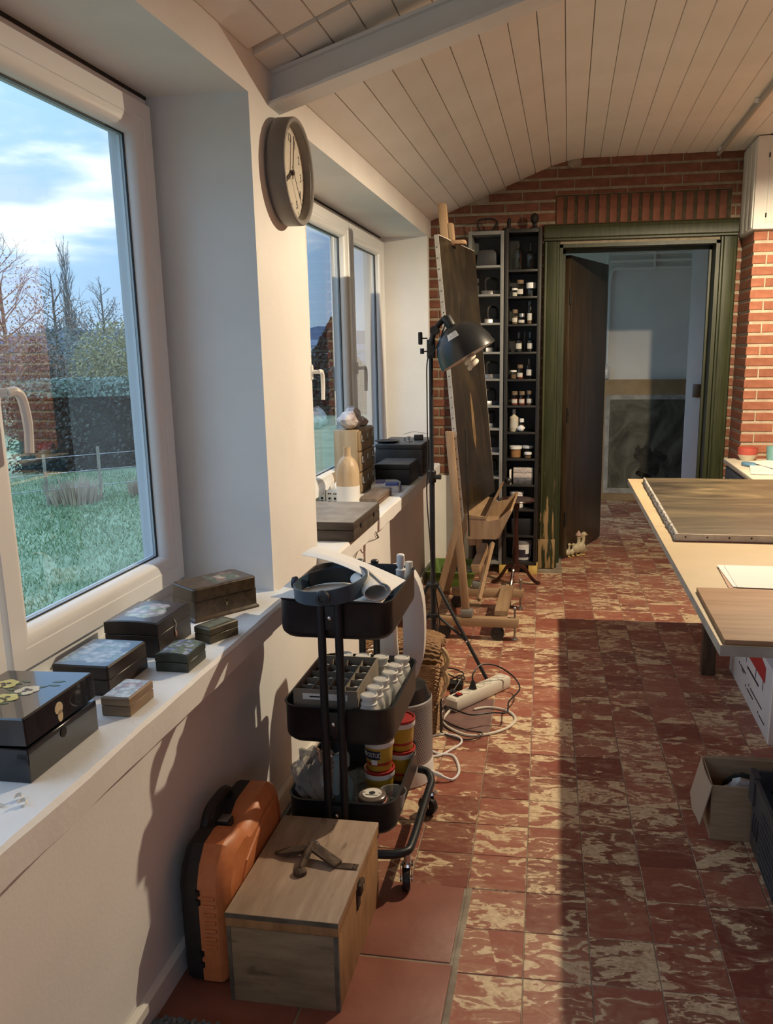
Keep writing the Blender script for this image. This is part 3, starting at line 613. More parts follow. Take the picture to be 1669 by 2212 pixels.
# small card-index cabinet with nine drawers
cabw = pm('cabinet_wood', (.40,.29,.17), (.48,.36,.22), scale=4, rough=.5, stretch=(14,14,1), detail=5)
cabd = pm('drawer_wood', (.30,.21,.12), (.37,.27,.16), scale=4, rough=.5, stretch=(14,14,1), detail=5)
t = T('drawer_cabinet', 'small light wooden cabinet with nine card drawers', 'cabinet', (-1.062, 4.50, ZF)); cw, cdp, ch = .155, .36, .345
t.location = (-1.145, 4.555, ZF)
b = B(); b.box(-.07,.055,-.185,.185,0,ch,.002); b.obj('body', cabw, t)
for r_ in range(3):
    for c_ in range(3):
        y0 = -.178 + c_*.119; z0 = .010 + r_*.111
        b = B(); b.box(.053,.066,y0+.003,y0+.115,z0+.003,z0+.106,.0015); d_ = b.obj('drawer', cabd, t)
        yc, zc = y0+.059, z0+.066
        b = B(); b.box(.066,.068,yc-.021,yc+.021,zc-.020,zc+.022); b.box(.068,.0705,yc-.021,yc-.018,zc-.016,zc+.022); b.box(.068,.0705,yc+.018,yc+.021,zc-.016,zc+.022); b.box(.068,.0705,yc-.021,yc+.021,zc+.019,zc+.022); b.obj('label_frame', steel, d_)
        b = B(); b.box(.068,.069,yc-.017,yc+.017,zc-.010,zc+.018); b.obj('label_card', paper, d_)
        b = B(); b.surf(lambda u, v: (.068+.014*math.sin(PI*min(1,v*1.0))*math.sin(PI*u*.98+.02), yc-.019+.038*u, zc-.006-.016*v), 8, 5, .0012); b.obj('pull', steel, d_)
# rocks
def rock(name, label, loc, r, seed, mat):
    rs = np.random.RandomState(seed); b = B(); bmesh.ops.create_icosphere(b.bm, subdivisions=3, radius=1)
    cuts = [(Vector(rs.randn(3)).normalized(), rs.uniform(.62,.9)) for _ in range(14)]
    for v in b.bm.verts:
        for n_, d_ in cuts:
            q = v.co.dot(n_) - d_
            if q > 0: v.co -= n_*q
        v.co += Vector(rs.randn(3))*.018; v.co = Vector((v.co.x*r[0], v.co.y*r[1], v.co.z*r[2]))
    zmin = min(v.co.z for v in b.bm.verts)
    for v in b.bm.verts: v.co.z -= zmin
    return tag(b.obj(name, mat, None, loc, angle=18), label, 'rock')
quartz = pm('pink_quartz', (.34,.26,.25), (.66,.60,.59), scale=22, rough=.6, bump=.5, bscale=60, detail=7)
rock('rough_stone', 'large pinkish rough stone on the small drawer cabinet', (-1.150, 4.49, ZF+ch), (.066,.135,.062), 4, quartz)
rock('rough_stone', 'smaller reddish rough stone at the back of the drawer cabinet', (-1.13, 4.655, ZF+ch), (.04,.05,.033), 9, pm('red_stone',(.28,.16,.12),(.5,.42,.36),scale=25,rough=.6,bump=.5))
# tag boxes
tagw = pm('tag_white', (.78,.79,.76), rough=.6); tagside = pm('tag_side', (.34,.38,.30), (.42,.45,.38), scale=30, rough=.6)
tb0 = None
for k, x in enumerate((-1.205, -1.165, -1.135)):
    t = T('ink_box', ['white ink carton farthest from the vase', 'white ink carton in the middle of the three', 'white ink carton touching the bottle vase'][k], 'carton', (x, 4.10 - .005*k, ZF), 0, 'small ink cartons')
    b = B(); b.box(-.017,.017,-.02,.02,0,.07,.001); b.obj('carton', tagw, t); b = B(); b.box(-.0178,-.0172,-.018,.018,.004,.066); b.obj('side_print', tagside, t)
    b = B(); b.cyl((0,-.0198,.034),(0,-.0206,.034),.0065,n=12); b.obj('dot', ink, t); b = B(); b.box(-.008,-.001,-.0206,-.0198,.054,.061); b.obj('mark', ink, t); b = B(); b.box(.002,.008,-.0206,-.0198,.054,.061); b.obj('mark', ink, t); b = B(); b.box(-.008,.008,-.0206,-.0198,.019,.0215); b.obj('print', ink, t)
# leaning card lid and crumpled tissue near the glass
t = T('leaning_card', 'brown card lid leaning against the far window', 'card', (-1.175, 4.28, ZF)); b = B(); b.box(-.055,.055,-.003,.003,0,.115,.001); b.xf(Matrix.Rotation(R(-22),4,'Y') @ Matrix.Rotation(R(-12),4,'X')); b.obj('panel', card, t, (0,0,.022))
def crumple(name, label, cat, loc, r, seed, mat, sub=3, amt=.25):
    rs = np.random.RandomState(seed); b = B(); bmesh.ops.create_icosphere(b.bm, subdivisions=sub, radius=1)
    for v in b.bm.verts: v.co *= 1+rs.uniform(-amt, amt); v.co = Vector((v.co.x*r[0], v.co.y*r[1], v.co.z*r[2]))
    zmin = min(v.co.z for v in b.bm.verts)
    for v in b.bm.verts: v.co.z -= zmin
    return tag(b.obj(name, mat, None, loc, angle=25), label, cat)
crumple('crumpled_tissue', 'crumpled white tissue behind the bottle vase', 'tissue', (-1.15, 4.2, ZF), (.035,.04,.055), 3, paper_w, 2, .3)
# small flat wooden box
t = T('flat_brown_box', 'small flat brown wooden box beside the vase', 'box', (-.965, 4.235, ZF)); b = B(); b.box(-.048,.048,-.185,.185,0,.022,.002); b.obj('body', pm('brown_box',(.10,.055,.03),(.15,.085,.048),scale=6,rough=.45,stretch=(6,1,6)), t); b = B(); b.box(-.048,.048,-.185,.185,.0232,.040,.003); b.obj('lid', pm('brown_lid',(.17,.12,.085),(.23,.17,.125),scale=6,rough=.4,stretch=(6,1,6)), t)
# blue wipe packs
t = T('wipe_pack', 'blue and white plastic pack of wipes on the far sill', 'pack', (-.975, 4.55, ZF), R(8)); b = B(); b.loft([rrect(-.075,.075,-.08,.08,.015,0),rrect(-.08,.08,-.085,.085,.02,.012),rrect(-.078,.078,-.083,.083,.02,.04),rrect(-.06,.06,-.065,.065,.02,.052)]); b.obj('wrapper', pm('pack_white',(.62,.64,.68),(.75,.76,.78),scale=14,rough=.3), t)
b = B(); b.loft([rrect(.0,.074,-.088,-.02,.008,.0405),rrect(.002,.072,-.086,-.022,.008,.0535)]); b.obj('blue_print', pm('pack_blue',(.03,.06,.28),(.06,.12,.42),scale=30,rough=.3), t); b = B(); b.loft([rrect(-.055,-.002,-.07,.03,.01,.050),rrect(-.052,-.004,-.067,.027,.01,.058)]); b.obj('flap', pm('pack_violet',(.10,.09,.30),rough=.3), t)
b = B(); b.box(.079,.0815,-.07,.07,.004,.034,.001); b.obj('side_print', pm('pack_blue2',(.04,.09,.36),rough=.3), t)
# black box
t = T('black_box', 'plain black box with a dull lid on the far sill', 'box', (-.98, 4.90, ZF)); b = B(); b.box(-.10,.10,-.155,.155,0,.088,.002); b.obj('body', black_plastic, t); b = B(); b.box(-.101,.101,-.156,.156,.089,.118,.002); l_ = b.obj('lid', black_plastic, t); b = B(); b.box(-.097,.097,-.152,.152,.1182,.1192); b.obj('lid_top', pm('dull_black',(.07,.06,.055),(.13,.115,.105),scale=14,rough=.5), l_)  # lid top is a lighter black than the sides
# dark large case
darkc = pm('dark_case', (.050,.047,.045), (.075,.07,.066), scale=10, rough=.6)
t = T('dark_case', 'large dark grey case at the far end of the sill', 'case', (-1.0, 5.33, ZF)); b = B(); b.box(-.155,.135,-.235,.235,0,.165,.004); b.obj('body', darkc, t); b = B(); b.box(-.155,.135,-.235,.235,.167,.195,.004); l_ = b.obj('lid', darkc, t); b = B(); b.box(-.150,.130,-.230,.230,.1945,.1957); b.obj('lid_top', pm('dark_case_top',(.10,.098,.094),(.14,.137,.13),scale=10,rough=.5), l_)
b = B(); b.box(.1352,.139,-.19,.19,.015,.15,.002); b.obj('front_panel', pm('case_front',(.025,.018,.014),rough=.5), t)
for z in (.06,.115):
    b = B(); b.sph((.141,-.2,z),.005,8,6); b.obj('stud', dark_iron, t)
ZC = ZF+.196
t = T('black_dish', 'round black dish on the dark case', 'dish', (-1.10, 5.20, ZC)); b = B(); b.lathe([(.052,0),(.075,.008),(.079,.014),(.074,.014),(.05,.005),(.001,.004)], 28); b.obj('plate', black_plastic, t); b = B(); b.lathe([(.02,.004),(.02,.008),(.016,.011)], 16); b.obj('knob', black_plastic, t)
for k, (x, y) in enumerate(((-1.005, 5.27), (-.985, 5.31))):
    t = T('metal_stud', ['chrome stud on the dark case, nearer the dish', 'chrome stud on the dark case, nearer the wooden block'][k], 'stud', (x, y, ZC)); b = B(); b.lathe([(.009,0),(.006,.002),(.006,.022),(.012,.024),(.012,.028)],12); b.obj('post', chrome, t)
tag(B().tube([(-.97,5.20,ZC+.004),(-.945,5.225,ZC+.004)],.003,6).obj('small_key', chrome), 'tiny metal pin lying on the dark case', 'pin')
b = B(); b.box(-.03,.03,-.02,.02,0,.034,.005); tag(b.obj('wood_block', old_case, None, (-.93, 5.36, ZC), (0,0,R(10))), 'small brown wooden block on the dark case', 'block')
b = B(); b.tube(spline([(-1.04,5.42,ZC+.03),(-.98,5.45,ZC+.044),(-.93,5.43,ZC+.040),(-.885,5.40,ZC+.036),(-.88,5.41,ZC+.004)],5),.0015,5); tag(b.obj('thin_wire', steel), 'thin wire looping over the dark case', 'wire')
# wire hanging below the far sill
b = B(); b.tube(spline([(-.846,3.70,.70),(-.85,3.74,.66),(-.90,3.66,.645),(-.912,3.56,.60),(-.914,3.55,.50),(-.914,3.52,.40),(-.914,3.47,.30)],6),.0025,6); b.tube(spline([(-.85,3.74,.66),(-.855,3.80,.65),(-.86,3.79,.665),(-.86,3.75,.662)],5),.002,5); tag(b.obj('hanging_wire', pm('wire_grey',(.16,.14,.12),rough=.6)), 'thin grey wire hanging below the far sill', 'wire')

# ================================================================== WALL CLOCK
t = T('wall_clock', 'round grey wall clock on the pier between the windows', 'clock', (XW, 2.79, 2.06)); Mx = Matrix(((0,0,1,0),(1,0,0,0),(0,1,0,0),(0,0,0,1)))   # local (x,y,z)->(y... ) : face looks to +x
cg = pm('clock_grey', (.20,.185,.17), rough=.4); Rr = .16
b = B(); b.lathe([(.150,.001),(.150,.010),(Rr,.012),(Rr,.060),(.157,.064),(.147,.064),(.143,.060),(.140,.034)], 48, cap1=False); b.xf(Mx); b.obj('case', cg, t)
b = B(); b.lathe([(.141,.030),(.141,.033)], 48); b.xf(Mx); b.obj('dial', pm('dial',(.70,.64,.56),rough=.6), t)
for h in range(1, 13):
    a = R(90-30*h); cx, cy = .104*math.cos(a), .104*math.sin(a)
    text('numeral', str(h), .036, ink, t, Mx @ Matrix.Translation((cx, cy, .0334)))
    b = B(); b.box(-.0013,.0013,.126,.135,.033,.0338); b.xf(Mx @ Matrix.Rotation(a-PI/2,4,'Z')); b.obj('tick', ink, t)
hand = pm('hand_brown', (.03,.016,.014), rough=.4)
for nm, ang, l, w_, z in (('hour_hand', 90-30*8.03, .072, .0045, .037), ('minute_hand', 90-6*2, .115, .003, .040), ('second_hand', 90-6*23.5, .12, .0008, .043)):
    b = B(); b.box(-.02,l,-w_,w_,z,z+.0015); b.xf(Mx @ Matrix.Rotation(R(ang),4,'Z')); b.obj(nm, hand, t)
b = B(); b.lathe([(.008,.034),(.008,.045)],14); b.xf(Mx); b.obj('hub', hand, t)
b = B(); b.lathe([(.1425,.0575),(.1425,.0590)],48); b.xf(Mx); b.obj('lens', thin_glass('clock_glass',(.97,.97,.96),1.4,0,.8), t)
# ================================================================== BLACK TROLLEY
random.seed(21)
CXa, CXb, CYa, CYb = -.772, -.455, 2.13, 2.56
cx0, cy0 = (CXa+CXb)/2, (CYa+CYb)/2; hw, hd = (CXb-CXa)/2, (CYb-CYa)/2
cart = T('utility_trolley', 'black three-tier metal utility trolley on wheels', 'trolley', (cx0, cy0, 0))
def tray(z0, z1):
    b = B(); t_ = .0025
    o = lambda e, z, r=.055: rrect(-hw+e, hw-e, -hd+e, hd-e, r-e*.6, z, 6)
    b.loft([o(.012, z0), o(.003, z0+.010), o(0, z0+.02), o(0, z1-.004), o(-.004, z1), o(.002, z1+.001), o(.004, z1-.003), o(.004, z0+.02), o(.012, z0+.006)])
    return b.obj('tray', black_metal, cart, angle=50)
TZ = [(.735,.842),(.425,.535),(.150,.250)]
for z0, z1 in TZ: tray(z0, z1)
for sgn in (-1, 1):
    for dx in (-.024, .024):
        y = sgn*(hd+.010); b = B(); b.cyl((dx-.004, y, .115), (dx-.004, y, .845), .0115, n=14); b.lathe([(.013,0),(.013,.006),(.009,.010)], 14, (dx-.004, y, .843)); b.obj('post', black_metal, cart)
    for z0, z1 in TZ:
        b = B(); y0_, y1_ = sorted((sgn*(hd-.003), sgn*(hd+.012))); b.box(-.022,.014,y0_,y1_,z0+.03,z1-.008,.002); br = b.obj('bracket', black_metal, cart)
        b = B(); b.sph((-.004, sgn*(hd+.013), (z0+z1)/2+.012), (.007,.005,.007), 12, 8); b.obj('screw', chrome, br)
for sgn in (-1, 1):   # base hoops
    xo, xi = sgn*(hw+.045), sgn*.03; yf = -.035 if sgn > 0 else .0
    pts = spline([(xi,-hd+yf,.118),(sgn*(hw-.02),-hd+yf,.118),(xo-sgn*.012,-hd+yf+.02,.118),(xo,-hd+.03,.118),(xo,0,.118),(xo,hd-.10,.118),(xo,hd-.04,.123),(xo-sgn*.018,hd-.005,.135),(sgn*(hw-.005),hd,.14)], 5)
    b = B(); b.tube(pts, .0125, 10); b.obj('base_hoop', black_metal, cart)
def caster(x, y, rot):
    b = B(); b.cyl((x,y,.074),(x,y,.108),.011,n=12); b.lathe([(.016,.070),(.019,.073),(.016,.080)],14,(x,y,0)); cs = b.obj('caster_stem', chrome, cart)
    c, s = math.cos(rot), math.sin(rot)
    b = B(); b.cyl((-.011,0,.034),(.011,0,.034),.0335,n=22); b.bevel(.004,2,40); b.xf(Matrix.Translation((x-.012*s, y-.012*c*0-.01, 0)) @ Matrix.Rotation(rot,4,'Z')); b.obj('wheel', black_plastic, cs)
    for e in (-1, 1):
        b = B(); b.box(-.0012,.0012,-.014,.014,.030,.074,.001); b.cyl((-.003,0,.034),(.003,0,.034),.008,n=10); b.xf(Matrix.Translation((x-.012*s, y-.01, 0)) @ Matrix.Rotation(rot,4,'Z') @ Matrix.Translation((e*.0155,0,0))); b.obj('fork', chrome, cs)
caster(hw+.038, -hd-.004, R(12)); caster(hw+.044, hd-.03, R(65)); caster(-hw-.038, -hd-.004, R(-20)); caster(-hw-.040, hd-.03, R(30))

# ---- top tray contents (world coordinates, tray floor .741)
def wthing(name, label, cat, loc, rz=0, group=None): return T(name, label, cat, loc, rz, group)
b = B(); b.surf(lambda u, v: (-.782+.31*u, 2.122+.20*v, .8485+.004*math.sin(3*u+2*v)+(.012*max(0,.25-u)*4*max(0,.4-v))), 10, 10, .0015); tag(b.obj('cardboard_sheet', paper), 'cream paper sheets lying across the top tray of the trolley', 'paper')
blu = pm('visor_blue', (.040,.070,.10), (.055,.09,.125), scale=10, rough=.4); vis_ = T('head_magnifier', 'dark blue headband magnifier with a round side knob', 'magnifier', (-.625, 2.17, .852))
def ell(t, rx, ry, z): return (rx*math.cos(t), ry*math.sin(t), z)
b = B(); n = 40
rings = []
for k in range(n):
    t_ = 2*PI*k/n; zz = .012*math.cos(t_-.4)+.006
    rings.append([ell(t_, .098, .120, .002+zz*.3), ell(t_, .100, .122, .040+zz), ell(t_, .096, .118, .041+zz), ell(t_, .094, .116, .003+zz*.3)])
b.loft(rings+[rings[0]], True, False, False); b.obj('headband', blu, vis_)
b = B(); b.lathe([(.020,0),(.021,.004),(.018,.010),(.010,.012),(.009,.008),(.001,.008)], 22); b.xf(Matrix.Translation((.012,-.121,.026)) @ Matrix.Rotation(R(90),4,'X')); b.obj('knob', pm('knob_blue',(.02,.028,.038),rough=.4), vis_)
b = B(); b.lathe([(.017,0),(.018,.004),(.015,.012)], 18); b.xf(Matrix.Translation((-.097,.0,.03)) @ Matrix.Rotation(R(-90),4,'Y')); b.obj('rear_knob', pm('knob_dark',(.015,.016,.03),rough=.4), vis_)
b = B(); b.surf(lambda u, v: (.085*math.cos(.3+2.4*u), .108*math.sin(.3+2.4*u), .006+.040*v), 14, 3, .004); b.obj('padding', black_plastic, vis_)
b = B(); b.surf(lambda u, v: (-.757+.30*u+.02*v, 2.33-.17*u+.115*v, .922-.052*u+.018*math.sin(PI*u)*(1 if v < .5 else .3)+.006*(1-u)*math.sin(PI*v)), 14, 7, .0016); tag(b.obj('curled_paper', paper_w), 'white curled paper sheet leaning over the headband magnifier', 'paper')
b = B()
rr_ = []
for k in range(20):
    a = 2*PI*k/16; r_ = .024+.0012*k*.4; rr_.append((r_*math.cos(a)*1.25, r_*math.sin(a)*.8))
b.loft([[(x, y, z+.024) for x, z in rr_] for y in (-.055, .10)], False); bmesh.ops.recalc_face_normals(b.bm, faces=b.bm.faces); bmesh.ops.solidify(b.bm, geom=list(b.bm.faces), thickness=.002); tag(b.obj('rolled_paper', pm('roll_paper',(.74,.72,.68),rough=.7), None, (-.512, 2.17, .853), (0,0,R(28))), 'rolled white paper tube at the front of the top tray', 'paper roll')
sp = T('spray_bottle', 'small clear spray bottle with white pump in the top tray', 'bottle', (-.492, 2.485, .741)); b = B(); b.lathe([(.022,0),(.024,.004),(.024,.078),(.014,.092)], 20, cap1=False); b.obj('bottle', clearp, sp); b = B(); b.lathe([(.015,.090),(.016,.105),(.010,.108),(.010,.116),(.013,.117),(.0125,.150),(.010,.153)], 18); b.obj('pump', white_plastic, sp)
b = B(); b.lathe([(.021,.002),(.021,.04)],18); b.obj('liquid', thin_glass('liquid',(.85,.88,.9),1.33,0,.5), sp)
b = B(); b.lathe([(.015,0),(.016,.09),(.012,.10),(.012,.118)], 16); tag(b.obj('dropper_cap', cloudyp, None, (-.475, 2.532, .741)), 'cloudy plastic dropper bottle behind the spray bottle', 'bottle')
b = B(); b.box(-.012,.012,-.02,.02,0,.11,.003); tag(b.obj('clear_block', clearp, None, (-.722, 2.40, .7415)), 'small clear plastic tube in the corner of the top tray', 'tube')

# ---- middle tray contents (floor .431)
MZ = .4315
bx = T('divided_carton', 'grey cardboard carton divided into small compartments', 'carton', (-.652, 2.300, MZ)); sx, sy, hh = .186, .275, .142
b = B(); o_ = lambda e, z: [(-sx/2+e,-sy/2+e,z),(sx/2-e,-sy/2+e,z),(sx/2-e,sy/2-e,z),(-sx/2+e,sy/2-e,z)]
b.loft([o_(0,0),o_(0,hh),o_(.004,hh),o_(.004,.005)]); b.obj('outer_box', card_dull, bx, angle=20)
for k in range(1, 4):
    x = -sx/2+sx*k/4; b = B(); b.box(x-.001,x+.001,-sy/2+.005,sy/2-.005,.02,hh-.008); b.obj('divider', card_dull, bx)
for k in range(1, 5):
    y = -sy/2+sy*k/5; b = B(); b.box(-sx/2+.005,sx/2-.005,y-.001,y+.001,.02,hh-.010); b.obj('divider', card_dull, bx)
b = B(); b.box(-.065,.065,-sy/2-.0012,-sy/2-.0002,.112,.130); lab = b.obj('label', paper_w, bx)
b = B(); b.box(-.045,.0,-sy/2-.0015,-sy/2-.0012,.119,.123); b.obj('print', ink, lab)
for i in range(4):
    for j in range(5):
        x = -.652-sx/2+sx*(i+.5)/4; y = 2.300-sy/2+sy*(j+.5)/5
        v_ = T('glass_vial', 'small white capped vial in carton column %s, row %s from the front' % (('one','two','three','four')[i], ('one','two','three','four','five')[j]), 'vial', (x, y, MZ+.006), random.uniform(0,3), 'vials in the divided carton')
        b = B(); b.lathe([(.014,0),(.015,.003),(.015,.090),(.010,.098)], 12); b.obj('glass', jglass if (i+j)%3 else black_plastic, v_); b = B(); b.lathe([(.012,.096),(.013,.098),(.013,.112),(.010,.114)], 12); b.box(-.011,.011,-.004,.004,.1141,.1148); b.obj('cap', white_plastic if (i*3+j)%4 else pvc_grey, v_)
pos = [(-.527,2.172),(-.523,2.231),(-.518,2.291),(-.504,2.350),(-.500,2.409),(-.492,2.476),(-.558,2.474),(-.617,2.474),(-.676,2.480)]
names = ['nearest the front of the middle tray','second from the front of the middle tray','third from the front of the middle tray','fourth from the front of the middle tray','fifth from the front of the middle tray','sixth from the front, by the tray side','behind the carton corner, farther right','behind the carton, in the middle','behind the carton, farther left']
b0 = None
for k, (x, y) in enumerate(pos):
    lb = 'cloudy white plastic bottle ' + names[k]
    if b0 is None:
        b0 = T('plastic_bottle', lb, 'bottle', (x, y, MZ), 0, 'cloudy plastic bottles on the trolley')
        b = B(); b.loft([rrect(-.028+e,.028-e,-.028+e,.028-e,.013,z) for e, z in ((.003,0),(0,.004),(0,.085),(.005,.098),(.009,.106))]); b.obj('bottle', cloudyp, b0)
        b = B(); b.lathe([(.0215,.100),(.024,.103),(.024,.108),(.020,.110),(.0205,.121),(.0245,.124),(.0245,.132),(.021,.134),(.020,.131),(.001,.131)], 22); b.obj('cap', pm('cap_cloudy',(.66,.65,.61),(.76,.75,.71),scale=30,rough=.4), b0)
    else: dup(b0, (x, y, MZ), random.uniform(-.3,.3), lb)
b = B(); b.box(-.009,.009,-.012,.012,0,.05,.003); tag(b.obj('plastic_canister', pvc_grey, None, (-.482,2.203,MZ)), 'small grey plastic canister in the middle tray corner', 'canister')

# ---- bottom tray contents (floor .157)
BZ = .1565
ylw = pm('tub_yellow', (.52,.33,.035), (.58,.38,.05), scale=20, rough=.35); redm = pm('tub_red', (.42,.035,.03), rough=.35); navy = pm('label_navy', (.012,.016,.05), rough=.4)
def tub(loc, rz, label, lettering=True):
    t = T('filler_tub', label, 'tub', loc, rz, 'yellow filler tubs')
    b = B(); b.lathe([(.036,0),(.038,.003),(.0435,.088)], 28); tb = b.obj('tub', ylw, t)
    b = B(); b.lathe([(.0455,.078),(.047,.080),(.047,.094),(.0455,.095)], 28, cap0=True); b.obj('lid_skirt', white_plastic, t)
    b = B(); b.lathe([(.0465,.0945),(.0475,.096),(.0475,.103),(.043,.104),(.042,.100),(.001,.100)], 28); b.obj('lid', redm, t)
    b = B(); b.lathe([(.0395,.020),(.0400,.0285)], 28, cap0=False, cap1=False); b.obj('red_band', redm, t)
    if lettering:
        wrap = lambda x, y, z: (( .0418+z)*math.sin(x/.0418), -(.0418+z)*math.cos(x/.0418), y)
        b = B(); nn = 12; b.loft([[ (( .0415+z)*math.sin(a), -(.0415+z)*math.cos(a), zz) for a in [(-.85+1.7*i/nn) for i in range(nn+1)]] for z, zz in ((.0006,.041),(.0008,.069))], False); lb = b.obj('label', navy, t)
        me = text_mesh('MODOSTUC', .021, .0003)
        for v in me.vertices: v.co = Vector(wrap(v.co.x*.64, v.co.y*1.0+.055, .0012+v.co.z))
        me.materials.clear(); me.materials.append(white_plastic); link('lettering', me, lb)
        b = B(); b.loft([[ (( .041+z)*math.sin(a), -(.041+z)*math.cos(a), zz) for a in [.18+.45*i/5 for i in range(6)]] for z, zz in ((.0006,.024),(.0008,.040))], False); b.obj('picture', paper_w, t)
    return t
tub((-.540, 2.335, BZ), R(-14), 'lower yellow filler tub at the front of the bottom tray', False); tub((-.540, 2.335, BZ+.1035), R(-32), 'upper yellow filler tub with navy name label')
tub((-.500, 2.475, BZ), R(20), 'lower yellow filler tub at the back of the bottom tray', False); tub((-.500, 2.475, BZ+.1035), R(40), 'upper yellow filler tub at the back, partly hidden', False)
jar = T('clip_jar', 'clip-top glass jar with rubber ring and round label', 'jar', (-.530, 2.190, BZ)); b = B(); b.lathe([(.036,0),(.040,.004),(.040,.060),(.036,.068)], 26, cap1=False); b.obj('glass', jglass, jar)
b = B(); b.lathe([(.036,.003),(.036,.045)],22); b.obj('contents', pm('grey_powder',(.30,.28,.25),(.38,.36,.33),scale=60,rough=.9), jar)
b = B(); b.lathe([(.040,.068),(.043,.070),(.043,.075),(.040,.077)], 26, cap0=False, cap1=False); b.obj('rubber_ring', pm('ring_red',(.45,.12,.09),rough=.5), jar)
b = B(); b.lathe([(.041,.077),(.042,.082),(.040,.090),(.034,.094)], 26, cap0=False); b.obj('lid', pm('jar_lid',(.16,.12,.10),rough=.25), jar)
b = B(); b.lathe([(.028,.0945),(.028,.0952)],22); lb = b.obj('label', paper, jar); b = B(); b.lathe([(.009,.0955),(.009,.0960)],14); b.obj('logo', ink, lb); b = B(); b.box(-.018,.018,-.014,-.011,.0953,.0958); b.obj('print', ink, lb)
b = B(); b.box(-.001,.024,-.0412,-.0395,.012,.040); b.xf(Matrix.Rotation(R(15),4,'Z')); b.obj('side_label', paper_w, jar)
for s_ in (-1, 1):
    b = B(); b.tube(spline([(s_*.041,0,.066),(s_*.050,0,.058),(s_*.053,.004,.078),(s_*.043,.0,.088),(s_*.020,0,.097)],4),.0013,6); b.obj('wire_clip', chrome, jar)
b = B(); b.tube(spline([(-.050,-.012,.030),(-.058,-.006,.042),(-.050,0,.055),(-.044,-.008,.042)],5,True),.0013,6,True); b.obj('wire_clip', chrome, jar)
cup = T('plastic_cup', 'clear ribbed plastic cup beside the clip jar', 'cup', (-.483, 2.255, BZ)); b = B(); b.lathe([(.028,0),(.029,.002),(.033,.03),(.035,.03),(.040,.068),(.042,.069),(.039,.069),(.034,.032),(.028,.003)], 28); b.obj('wall', clearp, cup); b = B(); b.lathe([(.027,.003),(.028,.012)],22); b.obj('residue', pm('residue',(.3,.28,.25),rough=.8), cup)
sj = T('salve_tin', 'small round tin with cream label lying by the clip jar', 'tin', (-.480, 2.180, BZ)); b = B(); b.lathe([(.020,0),(.021,.002),(.021,.018)],20); b.obj('tin', chrome, sj); b = B(); b.lathe([(.022,.012),(.022,.021),(.019,.022)],20); b.obj('lid', steel, sj); b = B(); b.lathe([(.016,.0222),(.016,.0226)],18); b.obj('label', paper, sj)
bl = T('spray_cleaner', 'pale blue trigger spray between the trolley posts', 'spray bottle', (-.622, 2.225, BZ)); sky = pm('trigger_blue', (.28,.46,.55), rough=.35)
b = B(); b.lathe([(.028,0),(.030,.005),(.030,.10),(.012,.135),(.012,.15)],20); b.obj('bottle', thin_glass('blue_bottle',(.6,.76,.82),1.4,.05,1,(.3,.5,.58),.45), bl)
b = B(); b.prism([(-.016,.15),(.016,.15),(.018,.185),(.010,.20),(-.030,.205),(-.040,.195),(-.040,.185),(-.018,.18)], -.011, .011, 'xz'); b.bevel(.003); b.xf(Matrix.Rotation(R(70),4,'Z')); b.obj('head', sky, bl)
b = B(); b.loft([[(-.030-.004*t_*t_*0-.012*math.sin(t_*1.6)+w1, d_, .185-.10*t_) for w1, d_ in ((-.006,-.007),(.006,-.007),(.006,.007),(-.006,.007))] for t_ in (0,.25,.5,.75,1)]); b.xf(Matrix.Rotation(R(70),4,'Z')); b.obj('trigger', sky, bl)
# plastic bag
rs = np.random.RandomState(5); b = B(); bmesh.ops.create_icosphere(b.bm, subdivisions=4, radius=1)
for v in b.bm.verts:
    p_ = v.co.copy(); f_ = 1 + .10*math.sin(9*p_.x+3*p_.z)*math.sin(7*p_.y-4*p_.z) + .06*math.sin(19*p_.x-8*p_.y+5*p_.z) + rs.uniform(-.02,.02)
    v.co = Vector((p_.x*.066*f_, p_.y*.11*f_, (p_.z*.5+.5)*.145*f_ if p_.z > -.9 else 0))
    if v.co.z > .06: v.co.x -= .045*(v.co.z-.06)/.09
    v.co.z = max(v.co.z, .0)
tag(b.obj('plastic_bag', bagp, None, (-.712, 2.30, BZ), angle=60), 'crumpled clear plastic bag bulging over the bottom tray', 'bag')
b = B(); b.surf(lambda u, v: (-.58+.05*u, 2.40+.06*math.sin(3*u), BZ+.20*v), 6, 4, .001); tag(b.obj('plastic_sleeve', clearp), 'upright clear plastic sleeve behind the spray cleaner', 'sleeve')
b = B(); b.cyl((0,0,0),(0,0,.13),.012,.014,n=14); tag(b.obj('small_flask', jglass, None, (-.580,2.262,BZ)), 'narrow glass tube behind the clip jar', 'tube')

